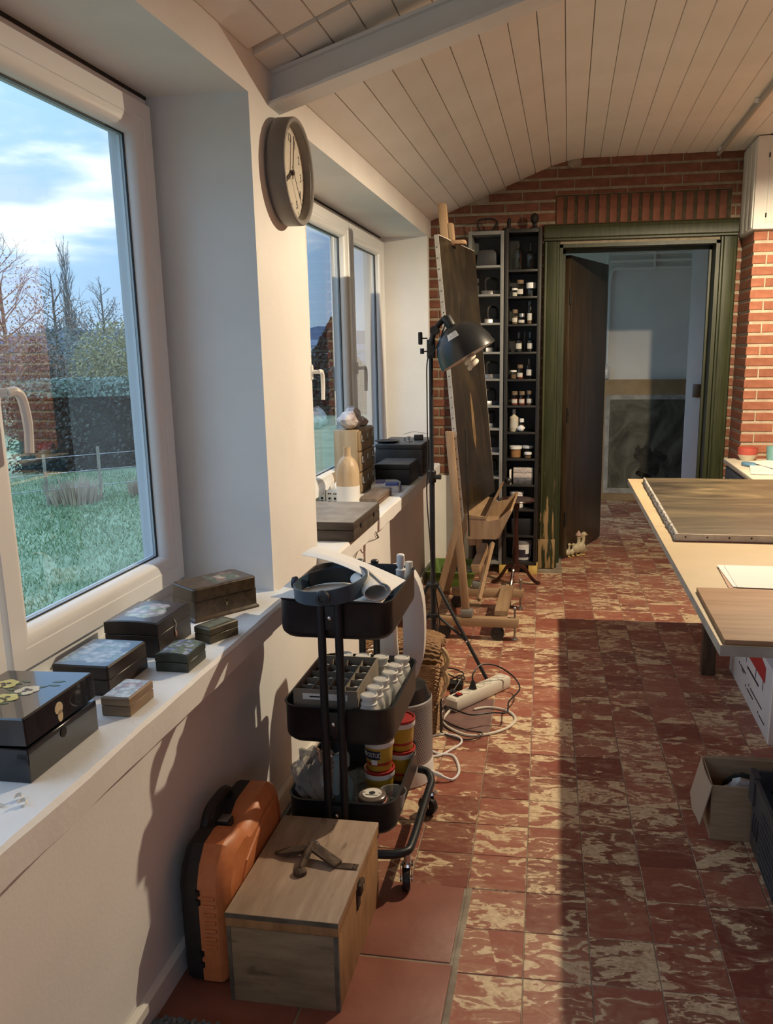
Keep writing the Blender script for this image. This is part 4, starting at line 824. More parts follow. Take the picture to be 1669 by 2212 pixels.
# ================================================================== WOODEN CHEST AND TOOL CASE
chest_m = pm('chest_wood', (.16,.115,.075), (.25,.185,.125), scale=3.5, rough=.7, stretch=(1.2,9,9), detail=8, bump=.25, bscale=30)
def chest_mat(name, c1, c2, stretch):
    m, nt, out = newmat(name); p = N(nt, 'ShaderNodeBsdfPrincipled'); p.inputs['Roughness'].default_value = .68; L(nt, p.outputs[0], out.inputs[0])
    tc = N(nt, 'ShaderNodeTexCoord'); mp = N(nt, 'ShaderNodeMapping'); mp.inputs['Scale'].default_value = stretch; L(nt, tc.outputs['Object'], mp.inputs[0])
    n = N(nt, 'ShaderNodeTexNoise'); n.inputs['Scale'].default_value = 4; n.inputs['Detail'].default_value = 9; n.inputs['Roughness'].default_value = .65; L(nt, mp.outputs[0], n.inputs['Vector'])
    col = ramp(nt, n.outputs[0], [(.32, c1), (.55, c2), (.75, tuple(c*1.25 for c in c2))])
    n2 = N(nt, 'ShaderNodeTexNoise'); n2.inputs['Scale'].default_value = 9; n2.inputs['Detail'].default_value = 5; mp2 = N(nt, 'ShaderNodeMapping'); mp2.inputs['Scale'].default_value = (stretch[0]*.3+.5, stretch[1]*.3+.5, stretch[2]*.3+.5); L(nt, tc.outputs['Object'], mp2.inputs[0]); L(nt, mp2.outputs[0], n2.inputs['Vector'])
    st = ramp(nt, n2.outputs[0], [(.24, (.35,.30,.25)), (.36, (1,1,1))])
    mu = N(nt, 'ShaderNodeMix', data_type='RGBA', blend_type='MULTIPLY'); mu.inputs[0].default_value = 1; L(nt, col, mu.inputs[6]); L(nt, st, mu.inputs[7]); L(nt, mu.outputs[2], p.inputs['Base Color'])
    bn = N(nt, 'ShaderNodeBump'); bn.inputs['Strength'].default_value = .25; bn.inputs['Distance'].default_value = .003; L(nt, n.outputs[0], bn.inputs['Height']); L(nt, bn.outputs[0], p.inputs['Normal']); return m
ch_front = chest_mat('chest_front', (.19,.14,.085), (.28,.21,.13), (1.5,8,8)); ch_top = chest_mat('chest_top', (.30,.205,.14), (.40,.29,.205), (8,1.2,8)); ch_side = chest_mat('chest_side', (.24,.125,.05), (.36,.20,.09), (8,6,1.6)); edge_dark = pm('chest_edge', (.085,.072,.055), (.14,.12,.095), scale=20, rough=.8)
ct = T('wooden_chest', 'old wooden chest with an iron lever clasp on its lid', 'chest', (-.6195, 1.848, 0)); a_, d_, h_ = .1325, .2125, .237
b = B(); b.box(-a_,a_,-d_,-d_+.014,.0,h_-.038,.002); b.obj('front_board', ch_front, ct)
b = B(); b.box(-a_,a_,d_-.014,d_,.0,h_-.038,.002); b.obj('back_board', ch_front, ct)
for s_ in (-1, 1):
    b = B(); x0, x1 = sorted((s_*(a_-.014), s_*(a_+.001))); b.box(x0,x1,-d_+.013,d_-.013,.0,h_-.038,.002); b.obj('side_board', ch_side, ct)
    b = B(); x0, x1 = sorted((s_*(a_-.009), s_*(a_+.0015))); b.box(x0,x1,-d_-.0012,-d_+.010,.0,h_-.036,.001); b.obj('corner_edge', edge_dark, ct)
b = B(); b.box(-a_+.004,a_-.004,-d_+.004,d_-.004,.0,.012); b.obj('bottom', ch_front, ct)
b = B(); b.box(-a_-.001,a_+.003,-d_-.0015,-d_+.012,h_-.0365,h_-.012,.001); b.box(-a_-.001,a_+.003,d_-.012,d_+.001,h_-.0365,h_-.012,.001); b.box(a_-.010,a_+.003,-d_+.012,d_-.012,h_-.0365,h_-.012,.001); b.box(-a_-.001,-a_+.010,-d_+.012,d_-.012,h_-.0365,h_-.012,.001); b.obj('lid_rim', ch_side, ct)
b = B(); b.box(-a_-.002,a_+.004,-d_-.002,d_+.002,h_-.0125,h_,.002); ld_ = b.obj('lid', ch_top, ct)
b = B(); b.box(-a_-.002,a_+.004,-d_-.0032,-d_-.0019,h_-.013,h_-.001); b.obj('lid_edge', edge_dark, ct)
# iron clasp: strap plate, folded lever, cross bolt with end shoes
hz = h_
b = B(); b.box(.068,.130,-.012,.012,hz,hz+.003,.001); cl_ = b.obj('strap_plate', rust, ct)
for x in (.120,): 
    for y in (-.007,.007):
        b = B(); b.sph((x,y,hz+.003),(.003,.003,.0015),8,6); b.obj('rivet', dark_iron, cl_)
def bar(p, q, w_, t_):
    p, q = Vector(p), Vector(q); d = (q-p).normalized(); s_ = Vector((-d.y, d.x, 0)).normalized()*w_; u = Vector((0,0,t_))
    return [[p-s_, p+s_, p+s_+u, p-s_+u], [q-s_, q+s_, q+s_+u, q-s_+u]]
b = B(); b.loft(bar((.080,-.004,hz+.004),(.008,.030,hz+.024),.016,.007)); b.bevel(.001,1); b.obj('lever', rust, ct)
b = B(); b.loft([[(-.094+.0*k,.022+.012*s1,hz+.004+zz) for s1, zz in ((-.3,0),(.3,0),(.3,.005),(-.3,.005))] for k in (0,)] + [[(-.06,.026+.014*s1,hz+.006+zz) for s1, zz in ((-1,0),(1,0),(1,.010),(-1,.010))], [(-.01,.030+.012*s1,hz+.014+zz) for s1, zz in ((-1,0),(1,0),(1,.012),(-1,.012))], [(.015,.030+.008*s1,hz+.020+zz) for s1, zz in ((-1,0),(1,0),(1,.010),(-1,.010))]]); b.obj('lever_tail', rust, ct)
b = B(); b.tube([(-.006,.070,hz+.010),(.000,.034,hz+.030),(-.002,.005,hz+.024),(-.006,-.040,hz+.010)], [.008,.010,.010,.008], 8); b.obj('cross_bar', rust, ct)
b = B(); b.lathe([(.015,0),(.016,.006),(.010,.012),(.001,.012)],14,(-.006,.074,hz)); b.obj('eye_plate', steel, ct)
b = B(); b.lathe([(.017,0),(.016,.010),(.009,.015),(.001,.015)],14,(-.006,-.046,hz)); b.obj('eye_plate', rust, ct)
b = B(); b.box(a_+.001,a_+.004,-.035,-.005,.140,.215,.001); b.obj('hasp_plate', dark_iron, ct); b = B(); b.box(a_+.003,a_+.012,-.028,.012,.176,.205,.002); b.obj('hasp', rust, ct); b = B(); b.cyl((a_+.0115,-.006,.19),(a_+.0135,-.006,.19),.007,n=12); b.obj('hasp_hole', pine, ct)

orange = pm('case_orange', (.56,.185,.065), (.62,.215,.08), scale=40, rough=.45, bump=.08, bscale=300); cblk = pm('case_black', (.010,.010,.011), (.016,.016,.017), scale=30, rough=.55)
tc_ = T('tool_case', 'orange and black plastic tool case standing against the wall', 'tool case', (-.826, 1.675, .0))
# outline in (y,z): near edge at y=0, far end at y=.455
outl = [(y*.92, z*.885) for y, z in [(0,.012),(.012,0),(.43,0),(.455,.03),(.458,.30),(.44,.365),(.40,.392),(.30,.392),(.275,.388),(.245,.372),(.19,.368),(.165,.374),(.150,.390),(.125,.397),(.06,.392),(.02,.35),(0,.30)]]
def inset(P, e):
    c = (.212,.177); return [(c[0]+(y-c[0])*(1-e/.212), c[1]+(z-c[1])*(1-e/.177)) for y, z in P]
b = B(); b.loft([[(x,y,z) for y, z in inset(outl,e)] for x, e in ((.060,.030),(.052,.016),(.044,.006),(.034,.0),(-.012,.0))]); b.obj('front_shell', orange, tc_, angle=25)
b = B(); b.loft([[(x,y,z) for y, z in inset(outl,e)] for x, e in ((-.0125,.001),(-.040,.001),(-.052,.006),(-.064,.020))]); b.obj('rear_shell', cblk, tc_, angle=25)
for y in (.065,.135,.205):
    pass
for k in range(7):
    b = B(); b.box(.0,.030,-.004,.002,.10+.022*k,.110+.022*k,.002); b.obj('grip_rib', orange, tc_)
for z in (.055,.085,.225,.250):
    b = B(); b.cyl((-.012,-.001,z-.007),(-.012,-.001,z+.007),.006,n=8); b.obj('hinge_knuckle', cblk, tc_)
b = B(); b.tube(spline([(-.045,.13,.335),(-.045,.15,.362),(-.045,.18,.372),(-.045,.25,.372),(-.045,.28,.362),(-.045,.30,.335)],4),.013,8); b.obj('handle', cblk, tc_)
b = B(); b.box(-.024,.010,.152,.190,.322,.345,.004); lt = b.obj('latch', cblk, tc_); b = B(); b.box(-.020,.006,.154,.188,.345,.3485,.001); b.obj('latch_face', steel, lt)
b = B(); b.loft([[(x,y,z) for y, z in ((.27,.31-e),(.35,.31-e),(.37,.18+e),(.29,.10+e),(.11,.10+e),(.08,.21),(.13,.26))] for x, e in ((.0602,.0),(.064,.006))]); b.obj('panel_relief', orange, tc_)
b = B()
dmat = pm('doormat_grey', (.13,.135,.14), (.20,.21,.22), scale=60, rough=.95)
rs = np.random.RandomState(2)
b.box(-.90,-.30,1.05,1.545,.001,.010)
for k in range(900):
    x, y = rs.uniform(-.895,-.62), rs.uniform(1.40,1.548); h1 = rs.uniform(.012,.020)
    b.loft([[(x+r1*math.cos(q)+dx, y+r1*math.sin(q), z) for q in (0,1.57,3.14,4.71)] for r1, z, dx in ((.005,.008,0),(.006,h1*.7,.001),(.002,h1,.003))])
tag(b.obj('shag_mat', dmat), 'grey shaggy mat at the bottom corner of the floor', 'mat')
# ================================================================== AIR PURIFIER
random.seed(31)
pu = T('air_purifier', 'white and silver tower air purifier behind the trolley', 'air purifier', (-.556, 2.775, 0))
b = B(); b.lathe([(.108,0),(.112,.004),(.112,.070),(.108,.078)], 40); b.obj('base', white_plastic, pu)
silver = pm('purifier_silver', (.42,.42,.43), rough=.35, metal=.4)
b = B(); b.lathe([(.108,.0785),(.1095,.080),(.1095,.305),(.106,.309)], 48, cap1=False); b.obj('shroud', silver, pu)
# perforations: small dark dots set in rows round the shroud
b = B()
for i in range(26):
    for j in range(34):
        a = R(-118 + 150*j/34 + (2.2 if i % 2 else 0)); z = .092 + i*.0079; r_ = .1098; w_ = .0023
        c_ = Vector((r_*math.cos(a), r_*math.sin(a), z)); t1 = Vector((-math.sin(a), math.cos(a), 0))*w_; t2 = Vector((0,0,w_))
        b.f(b.vs([c_-t1, c_-t2, c_+t1, c_+t2]))
b.obj('perforation', ink, pu)['kind'] = 'stuff'
b = B(); b.lathe([(.104,.307),(.100,.320),(.088,.352),(.060,.362)], 40, cap0=False); b.obj('collar', pm('collar_black',(.02,.022,.024),rough=.25), pu)
# oval loop
n = 56; rings = []
for k in range(n):
    t_ = 2*PI*k/n; cx_, cz_ = math.cos(t_), math.sin(t_)
    ex, ez = .088, .215; sg = lambda v, p: math.copysign(abs(v)**p, v)
    oc = Vector((ex*sg(cx_, .8), 0, .567+ez*sg(cz_, .8))); ic = Vector(((ex-.072)*sg(cx_, .8), 0, .567+(ez-.06)*sg(cz_, .8)))
    rings.append([oc+Vector((0,-.028,0)), oc+Vector((0,.045,0)), ic+Vector((0,.050,0)), ic+Vector((0,-.044,0)), (oc*.55+ic*.45)+Vector((0,-.046,0))])
b = B(); b.loft(rings+[rings[0]], True, False, False); b.xf(Matrix.Rotation(R(4),4,'Z')); b.obj('loop', white_plastic, pu, angle=50)
b = B(); b.tube(spline([(.108,-.02,.03),(.145,-.03,.022),(.185,-.02,.006),(.20,.05,.005),(.165,.16,.005),(.11,.17,.005),(.06,.20,.005),(.02,.20,.005)],8),.005,8); b.obj('power_cord', white_plastic, pu)
b = B(); b.tube(spline([(.05,.135,.006),(.11,.155,.006),(.15,.21,.006),(.18,.27,.006),(.165,.32,.006),(.10,.34,.006),(.05,.31,.006)],8),.0045,8); b.obj('power_cord', white_plastic, pu)
b = B(); b.cyl((.105,-.018,.031),(.150,-.030,.020),.008,n=10); b.obj('cord_sleeve', white_plastic, pu)

# ================================================================== WICKER BASKET
wick = pm('wicker', (.28,.15,.065), (.42,.25,.12), scale=40, rough=.65)
bk = T('wicker_basket', 'woven wicker basket with a wooden toggle clasp', 'basket', (-.615, 3.18, 0))
def bring(z, e): return rrect(-.145+e,.145-e,-.10+e,.10-e,.035,z,5)
b = B(); b.loft([bring(0,.02), bring(.30,.0), bring(.30,.008), bring(.01,.03)]); b.obj('lining', wick, bk)
per = bring(0,0); m_ = len(per)
def perim(s, z):
    P = bring(z, .02*(1-z/.30)); L_ = [Vector(p) for p in P]; seg = [(L_[(i+1)%m_]-L_[i]).length for i in range(m_)]; tot = sum(seg); d = (s%1)*tot
    for i in range(m_):
        if d <= seg[i]: return L_[i].lerp(L_[(i+1)%m_], d/max(seg[i],1e-6)), (L_[(i+1)%m_]-L_[i]).normalized()
        d -= seg[i]
    return L_[0], Vector((1,0,0))
NS = 64
for r_ in range(38):
    z = .006+r_*.0078; pts = []
    for k in range(NS*2):
        p, t_ = perim(k/(NS*2), z); nrm = Vector((t_.y, -t_.x, 0)); pts.append(p + nrm*(.003 if (k//2+r_) % 2 else .0))
    b = B(); b.tube(pts, .0040, 4, True); b.obj('wicker_row', wick, bk)
def lid_pt(u, v):
    x, y = (u-.5)*.30, (v-.5)*.21; return (x, y, .305+.10*(1-(2*v-1)**4)*(.75+.25*(1-(2*u-1)**4)))
for k in range(27):
    v = k/26; b = B(); b.tube([Vector(lid_pt(i/20, v))+Vector((0,0,.002*(-1)**(i+k))) for i in range(21)], .0050, 4); b.obj('lid_strand', wick, bk)
tog = pm('toggle_wood', (.50,.34,.17), (.58,.41,.22), scale=10, rough=.45)
for (z, y) in ((.30,-.03),(.225,-.05)):
    b = B(); b.tube(spline([(.150,y,z+.055),(.168,y-.006,z+.035),(.178,y-.012,z+.01),(.170,y-.02,z-.015),(.158,y-.022,z-.02)],4),.0085,8); b.obj('toggle', tog, bk)
    b = B(); b.tube(spline([(.150,y+.03,z+.03),(.165,y+.01,z+.0),(.166,y-.015,z-.03),(.153,y-.03,z-.055)],4),.0075,8); b.obj('toggle', tog, bk)
b = B(); b.box(.146,.156,-.075,-.045,.02,.15,.002); b.obj('leather_strap', pm('leather_dark',(.03,.018,.012),rough=.5), bk)
for z in (.09,.14):
    b = B(); b.tube(spline([(.158,-.075,z-.014),(.160,-.045,z-.014),(.160,-.045,z+.014),(.158,-.075,z+.014)],3,True),.0025,6,True); b.obj('buckle', chrome, bk)

# ================================================================== LAMP ON TRIPOD
tp = T('tripod_lamp', 'black studio lamp on a folding tripod stand', 'lamp', (-.60, 3.80, 0))
b = B(); b.cyl((0,0,.09),(0,0,.95),.0125,n=14); b.obj('lower_tube', black_metal, tp); b = B(); b.cyl((0,0,.93),(0,0,1.52),.0095,n=12); b.obj('upper_tube', black_metal, tp)
b = B(); b.lathe([(.018,.915),(.019,.92),(.019,.965),(.014,.97)],16); b.cyl((.015,-.004,.94),(.042,-.008,.94),.011,.011,n=10); b.obj('clamp_collar', black_plastic, tp)
b = B(); b.lathe([(.022,.415),(.030,.420),(.030,.438),(.018,.445)],16); b.obj('leg_collar', black_plastic, tp); b = B(); b.lathe([(.018,.27),(.028,.274),(.028,.288),(.018,.292)],16); b.obj('brace_collar', black_plastic, tp)
for a in (R(-25), R(95), R(215)):
    d = Vector((math.cos(a), math.sin(a), 0)); foot = d*.30 + Vector((0,0,.012)); top_ = d*.028 + Vector((0,0,.428))
    b = B(); b.tube([top_, foot], .0085, 8); lg = b.obj('leg', black_metal, tp); b = B(); b.sph(foot, .012, 10, 8); b.obj('foot', black_plastic, lg)
    mid = top_.lerp(foot, .58); b = B(); b.tube([d*.026+Vector((0,0,.281)), mid], .007, 8); b.obj('brace', black_metal, tp); b = B(); b.sph(mid+Vector((0,-.009,0)), .005, 8, 6); b.obj('rivet', chrome, tp)
b = B(); b.box(-.016,.020,-.014,.014,1.47,1.55,.004); b.obj('bracket', black_plastic, tp)
b = B(); b.cyl((-.012,-.01,1.555),(-.040,-.014,1.555),.003,n=8); b.loft([rrect(-.052+e,-.036-e,-.026,.004,.005,z) for e, z in ((.002,1.528),(0,1.533),(0,1.577),(.002,1.582))]); b.obj('tilt_knob', black_plastic, tp)
b = B(); b.cyl((-.004,-.008,1.50),(-.034,-.016,1.498),.003,n=8); b.lathe([(.009,-.012),(.009,.012)],8,(-.036,-.016,1.50)); b.obj('clamp_knob', black_plastic, tp)
b = B(); b.tube(spline([(.004,-.02,1.53),(.02,-.02,1.585),(.045,-.01,1.62),(.07,0,1.645)],4),.012,10); b.obj('swivel_arm', black_plastic, tp)
b = B(); b.cyl((.022,-.042,1.588),(.022,.006,1.588),.019,n=14); b.obj('swivel_joint', black_plastic, tp)
# shade: dome whose opening faces down-right
ax = Vector((.50,-.005,-.86)).normalized(); zq = Vector((0,0,1)).rotation_difference(ax).to_matrix().to_4x4(); rimc = Vector((.170,-.02,1.475)); SR, SH = .134, .152
prof_ = [(.022,0),(.030,.002),(.060,.012),(.092,.036),(.114,.070),(.127,.110),(.133,SH-.01),(SR,SH)]
base_pt = rimc - ax*SH
b = B(); b.lathe(prof_ + [(SR-.003,SH),(.124,.110),(.111,.072),(.089,.039),(.058,.016),(.001,.008)], 40); b.xf(Matrix.Translation(base_pt) @ zq); b.obj('shade', pm('shade_black',(.014,.016,.019),rough=.28), tp, angle=50)
b = B(); b.lathe([(SR-.0045,SH-.001),(.1225,.110),(.109,.074),(.087,.042),(.056,.019),(.001,.011)], 40, cap0=False, cap1=False); b.xf(Matrix.Translation(base_pt) @ zq); b.obj('shade_lining', pm('lining',(.72,.68,.60),rough=.5), tp)
b = B(); b.lathe([(.020,-.045),(.022,-.04),(.022,.004)],18); b.xf(Matrix.Translation(base_pt) @ zq); b.obj('socket', black_plastic, tp)
hel = [(.021*math.cos(t_*2*PI), .021*math.sin(t_*2*PI), .095+.026*t_) for t_ in [i/14 for i in range(14*4+1)]]
b = B(); b.tube(hel, .0105, 8); b.cyl((0,0,.02),(0,0,.09),.018,.024,n=16); b.xf(Matrix.Translation(base_pt) @ zq); b.obj('spiral_bulb', pm('bulb_off',(.68,.62,.52),rough=.35), tp)
# sticker on shade
def dome_pt(a, h):
    for (r0,h0),(r1,h1) in zip(prof_[:-1], prof_[1:]):
        if h0 <= h <= h1: r_ = r0+(r1-r0)*(h-h0)/(h1-h0)+.0008; return Matrix.Translation(base_pt) @ zq @ Vector((r_*math.cos(a), r_*math.sin(a), h))
tocam = (zq.inverted().to_3x3() @ Vector((.12,-.95,.35))); a0 = math.atan2(tocam.y, tocam.x)
# --- find the azimuth that puts the sticker at the top right of the visible side
b = B(); b.surf(lambda u, v: tuple(dome_pt(a0+.10+.48*u, .034+.026*v)), 9, 4, .0005); st = b.obj('sticker', paper_w, tp)
for k in range(3):
    b = B(); b.surf(lambda u, v: tuple(dome_pt(a0+.16+(.30 if k else .18)*u, .040+.006*k+.0014*v)*1.0), 8, 2, .0012); b.obj('print_line', pm('print_grey',(.2,.2,.2),rough=.8) if k == 0 else MATS['print_grey'], st)
b = B(); b.tube(spline([(.07,.0,1.63),(.05,-.03,1.56),(.02,-.03,1.50),(-.012,-.022,1.46),(-.016,-.018,1.30),(-.016,-.016,1.0),(-.022,-.016,.90),(-.020,-.016,.80),(-.010,-.018,.66),(.0,-.02,.50),(.03,-.03,.30),(.05,-.06,.12),(.06,-.09,.008),(.10,-.20,.006),(.17,-.29,.006)],6),.003,6); b.obj('cable', black_plastic, tp)

# ================================================================== EASEL WITH CANVAS
ez = T('studio_easel', 'large pine studio easel with a slotted shelf on castors', 'easel', (-.45, 4.6, 0))
def beamw(name, x0, x1, y0, y1, z0, z1, mat=pine, parent=ez):
    b = B(); b.box(x0,x1,y0,y1,z0,z1,.004); return b.obj(name, mat, parent)
for y in (-.305, .255):
    beamw('base_rail', -.20, .225, y-.026, y+.026, .075, .122, pine_x)
for k, y in enumerate((-.305, .255)):
    for x in (.115, -.17):
        b = B(); b.cyl((x,y-.02,.036),(x,y+.02,.036),.036,n=18); b.bevel(.004,2,40); w_ = b.obj('castor', black_plastic, ez); b = B(); b.box(x-.02,x+.02,y-.024,y+.024,.045,.076,.003); b.obj('castor_fork', black_plastic, w_)
    b = B(); b.cyl((.205,y,.012),(.205,y,.175),.005,n=8); b.lathe([(.018,0),(.018,.008),(.007,.014)],14,(.205,y,0)); b.lathe([(.007,0),(.009,.014),(.004,.02)],10,(.205,y,.165)); b.obj('levelling_screw', steel, ez)
b = B(); b.loft([[(x,y,z) for x, z in ((.095,.122),(.165,.122),(.165,.148),(.095,.148))] for y in (-.27,.24)]); b.obj('cross_rail', pine_y, ez)
lean = .088
def lbar(name, x, y, w_, d_, z0, z1, mat=pine, parent=ez, shear=lean):
    b = B(); b.loft([[(x-shear*z+dx, y+dy, z) for dx, dy in ((-w_,-d_),(w_,-d_),(w_,d_),(-w_,d_))] for z in (z0, z1)]); b.bevel(.003); return b.obj(name, mat, parent)
lbar('front_upright', -.040, -.300, .020, .020, .122, 1.10)
lbar('rear_upright', -.005, .255, .018, .020, .122, 1.10)
for y in (-.305, .255):
    b = B(); b.box(-.08,-.015,y-.027,y+.027,.122,.165,.010); b.obj('foot_bracket', pm('bracket_grey',(.22,.22,.20),rough=.5,metal=.3) if y < 0 else MATS['bracket_grey'], ez)
    b = B(); b.loft([[(x,y+dy,z) for x, z in ((-.25,.10),(-.215,.10),(-.075,.62),(-.11,.62))] for dy in (-.016,.016)]); b.obj('back_strut', pine, ez)
lbar('mast', -.010, -.02, .021, .030, .45, 2.235)
b = B(); b.loft([[(-.010-lean*z+.021+dx, -.02+dy, z) for dx, dy in ((0,-.030),(.028,-.030),(.028,.030),(0,.030))] for z in (2.03,2.14)]); b.bevel(.006); b.obj('top_clamp', pine, ez)
b = B(); b.loft([[(-.010-lean*z+.021+dx, -.02+dy, z) for dx, dy in ((0,-.034),(.085,-.034),(.085,.034),(0,.034))] for z in (2.035,2.055)]); b.bevel(.004); b.obj('clamp_lip', pine, ez)
b = B(); b.loft([[(x,y,z) for x, z in ((-.02,.36),(.02,.36),(.012,.40),(-.028,.40))] for y in (-.29,.24)]); b.obj('cross_bar', pine_y, ez)
b = B(); b.tube([(.01,-.25,.20),(.04,.24,.40)], .014, 4); b.obj('diagonal_brace', pine, ez)
# canvas shelf: V-shaped trough running along the easel
pol = [(-.045,.545),(.105,.545),(.185,.690),(.176,.702),(.160,.690),(.120,.652),(.060,.640),(.040,.664),(-.045,.672)]
for y in (-.300, .28):
    b = B(); b.loft([[(x,y+dy,z) for x, z in pol] for dy in (-.008,.008)]); b.obj('shelf_end', pine, ez, angle=25)
b = B(); b.loft([[(x,y,z) for x, z in ((-.045,.545),(.108,.545),(.108,.555),(-.045,.555))] for y in (-.295,.275)]); b.obj('shelf_bottom', pine_y, ez)
b = B(); b.loft([[(x,y,z) for x, z in ((.106,.548),(.118,.548),(.184,.690),(.174,.694))] for y in (-.295,.275)]); b.obj('shelf_front', pine_y, ez)
b = B(); b.loft([[(x,y,z) for x, z in ((-.05,.655),(.055,.650),(.055,.661),(-.05,.668))] for y in (-.31,.29)]); b.obj('canvas_ledge', pine_y, ez)
b = B(); b.loft([[(x,y,z) for x, z in ((.045,.655),(.055,.655),(.098,.742),(.100,.760),(.090,.756))] for y in (-.30,.28)]); b.obj('ledge_lip', pine_y, ez, angle=25)
b = B(); b.sph((.13,.20,.775),.02,10,8); b.obj('tension_knob', black_plastic, ez)
b = B(); b.tube([(-.055,-.31,1.12),(-.035,-.315,.56)],.004,6); b.obj('threaded_rod', dark_iron, ez)
# canvas
def picture_mat(name, stops, scale, stretch, rough=.35, dist=1.5):
    m, nt, out = newmat(name); p = N(nt, 'ShaderNodeBsdfPrincipled'); p.inputs['Roughness'].default_value = rough; L(nt, p.outputs[0], out.inputs[0])
    tc = N(nt, 'ShaderNodeTexCoord'); mp = N(nt, 'ShaderNodeMapping'); mp.inputs['Scale'].default_value = stretch; L(nt, tc.outputs['Object'], mp.inputs[0])
    n = N(nt, 'ShaderNodeTexNoise'); n.inputs['Scale'].default_value = scale; n.inputs['Detail'].default_value = 8; n.inputs['Distortion'].default_value = dist; n.inputs['Roughness'].default_value = .6; L(nt, mp.outputs[0], n.inputs['Vector']); L(nt, ramp(nt, n.outputs[0], stops), p.inputs['Base Color'])
    bn = N(nt, 'ShaderNodeBump'); bn.inputs['Strength'].default_value = .15; bn.inputs['Distance'].default_value = .003; L(nt, n.outputs[0], bn.inputs['Height']); L(nt, bn.outputs[0], p.inputs['Normal']); return m
oldp = picture_mat('old_portrait', [(.30,(.008,.006,.004)),(.5,(.022,.015,.008)),(.68,(.045,.030,.014)),(.8,(.085,.055,.026))], 2.2, (1,1.5,.8), .38)
cv = T('canvas_painting', 'dark old portrait canvas standing on the easel', 'painting', (-.515, 4.298, .672), R(-7.2)); cv.rotation_euler = (0, R(-5.2), R(-7.2))
CW, CHt = .765, 1.385
b = B(); b.box(-.018,.0,.004,CW-.004,.004,CHt-.004,.002); b.obj('stretcher', pine, cv)
b = B()
b.surf(lambda u, v: (.0015+.001*math.sin(5*u)*math.sin(4*v), CW*u, CHt*v), 8, 8, .0012); b.obj('canvas_face', oldp, cv)
edge_m = pm('raw_canvas', (.48,.45,.40), (.60,.57,.51), scale=18, rough=.9)
for nm, bx in (('canvas_side',(-.020,.002,-.003,.001,.0,CHt)),('canvas_side',(-.020,.002,CW-.001,CW+.003,.0,CHt)),('canvas_top',(-.020,.002,-.002,CW+.002,CHt-.001,CHt+.003))):
    b = B(); b.box(*bx); sd = b.obj(nm, edge_m, cv)
    if nm == 'canvas_side' and bx[2] < 0:
        for k in range(26):
            b = B(); b.sph((-.009+.002*math.sin(7*k),-.0035,.03+k*.052),(.0032,.0015,.0032),6,4); b.obj('tack', rust, sd)
# portrait shapes painted on the canvas
flesh = pm('portrait_sleeve', (.16,.10,.045), (.26,.17,.08), scale=14, rough=.4)
b = B(); b.loft([[(x, .33+dy, z) for dy, z in ((.0,.62),(.045,.60),(.07,.50),(.075,.36),(.05,.30),(.02,.36),(.01,.48))] for x in (.0022,.0034)]); b.obj('painted_sleeve', flesh, cv)
b = B(); b.loft([[(x, .27+dy, z) for dy, z in ((.0,1.02),(.04,1.09),(.08,1.06),(.10,.95),(.08,.82),(.02,.80))] for x in (.0022,.0030)]); b.obj('painted_figure', pm('portrait_dark',(.012,.008,.006),(.025,.018,.012),scale=8,rough=.35), cv)

# ================================================================== NARROW SHELF UNITS
sh_g = pm('shelf_grey', (.19,.19,.18), (.24,.24,.23), scale=6, rough=.6); sh_in = pm('shelf_inner_grey', (.075,.075,.073), (.10,.10,.098), scale=5, rough=.7); sh_k = pm('shelf_black', (.012,.011,.010), (.020,.018,.016), scale=8, rough=.5)
YF, YB = 5.665, 5.874
def shelf_unit(name, label, x0, x1, z0, z1, zs, m_edge, m_back, w_=.022):
    t = T(name, label, 'shelf', ((x0+x1)/2, (YF+YB)/2, 0)); hw_, hd_ = (x1-x0)/2, (YB-YF)/2
    for s_ in (-1, 1):
        b = B(); a, c = sorted((s_*hw_, s_*(hw_-w_))); b.box(a,c,-hd_,hd_,z0,z1,.001); b.obj('side_panel', m_edge, t)
    b = B(); b.box(-hw_+w_,hw_-w_,-hd_,hd_,z1-w_,z1,.001); b.obj('top_panel', m_edge, t); b = B(); b.box(-hw_+w_,hw_-w_,-hd_,hd_,z0,z0+w_,.001); b.obj('bottom_panel', m_edge, t)
    b = B(); b.box(-hw_+w_,hw_-w_,hd_-.008,hd_-.001,z0,z1); b.obj('back_panel', m_back, t)
    for z in zs:
        b = B(); b.box(-hw_+w_,hw_-w_,-hd_+.002,hd_-.009,z-.014,z,.001); b.obj('shelf_board', m_edge, t)
    return t
wz = [2.03,1.853,1.674,1.49,1.318,1.143,.994,.831,.669,.511,.30]
shelf_unit('grey_shelf_unit', 'narrow tall grey shelf unit holding old irons, beside the easel', -.645, -.418, .065, 2.238, wz, sh_g, sh_in)
kz = [2.0,1.856-.02,1.683-.02,1.503-.015,1.326-.012,1.155-.012,.979-.01,.801-.008,.624-.006,.45,.27]
shelf_unit('black_shelf_unit', 'narrow tall black shelf unit filled with jars, beside the doorway', -.412, -.182, .065, 2.245, kz, sh_k, sh_k)
fo = pm('foam_yellow', (.62,.42,.10), (.70,.50,.15), scale=20, rough=.9)
for k, (x, lb) in enumerate(((-.205,'yellow foam block under the right foot of the black shelf unit'),(-.405,'yellow foam block under the left foot of the black shelf unit'),(-.62,'yellow foam block under the grey shelf unit'))):
    b = B(); b.box(-.03,.03,-.055,.055,0,.064,.005); tag(b.obj('foam_block', fo, None, (x, YF+.055, .0)), lb, 'foam block', 'foam blocks under the shelves')
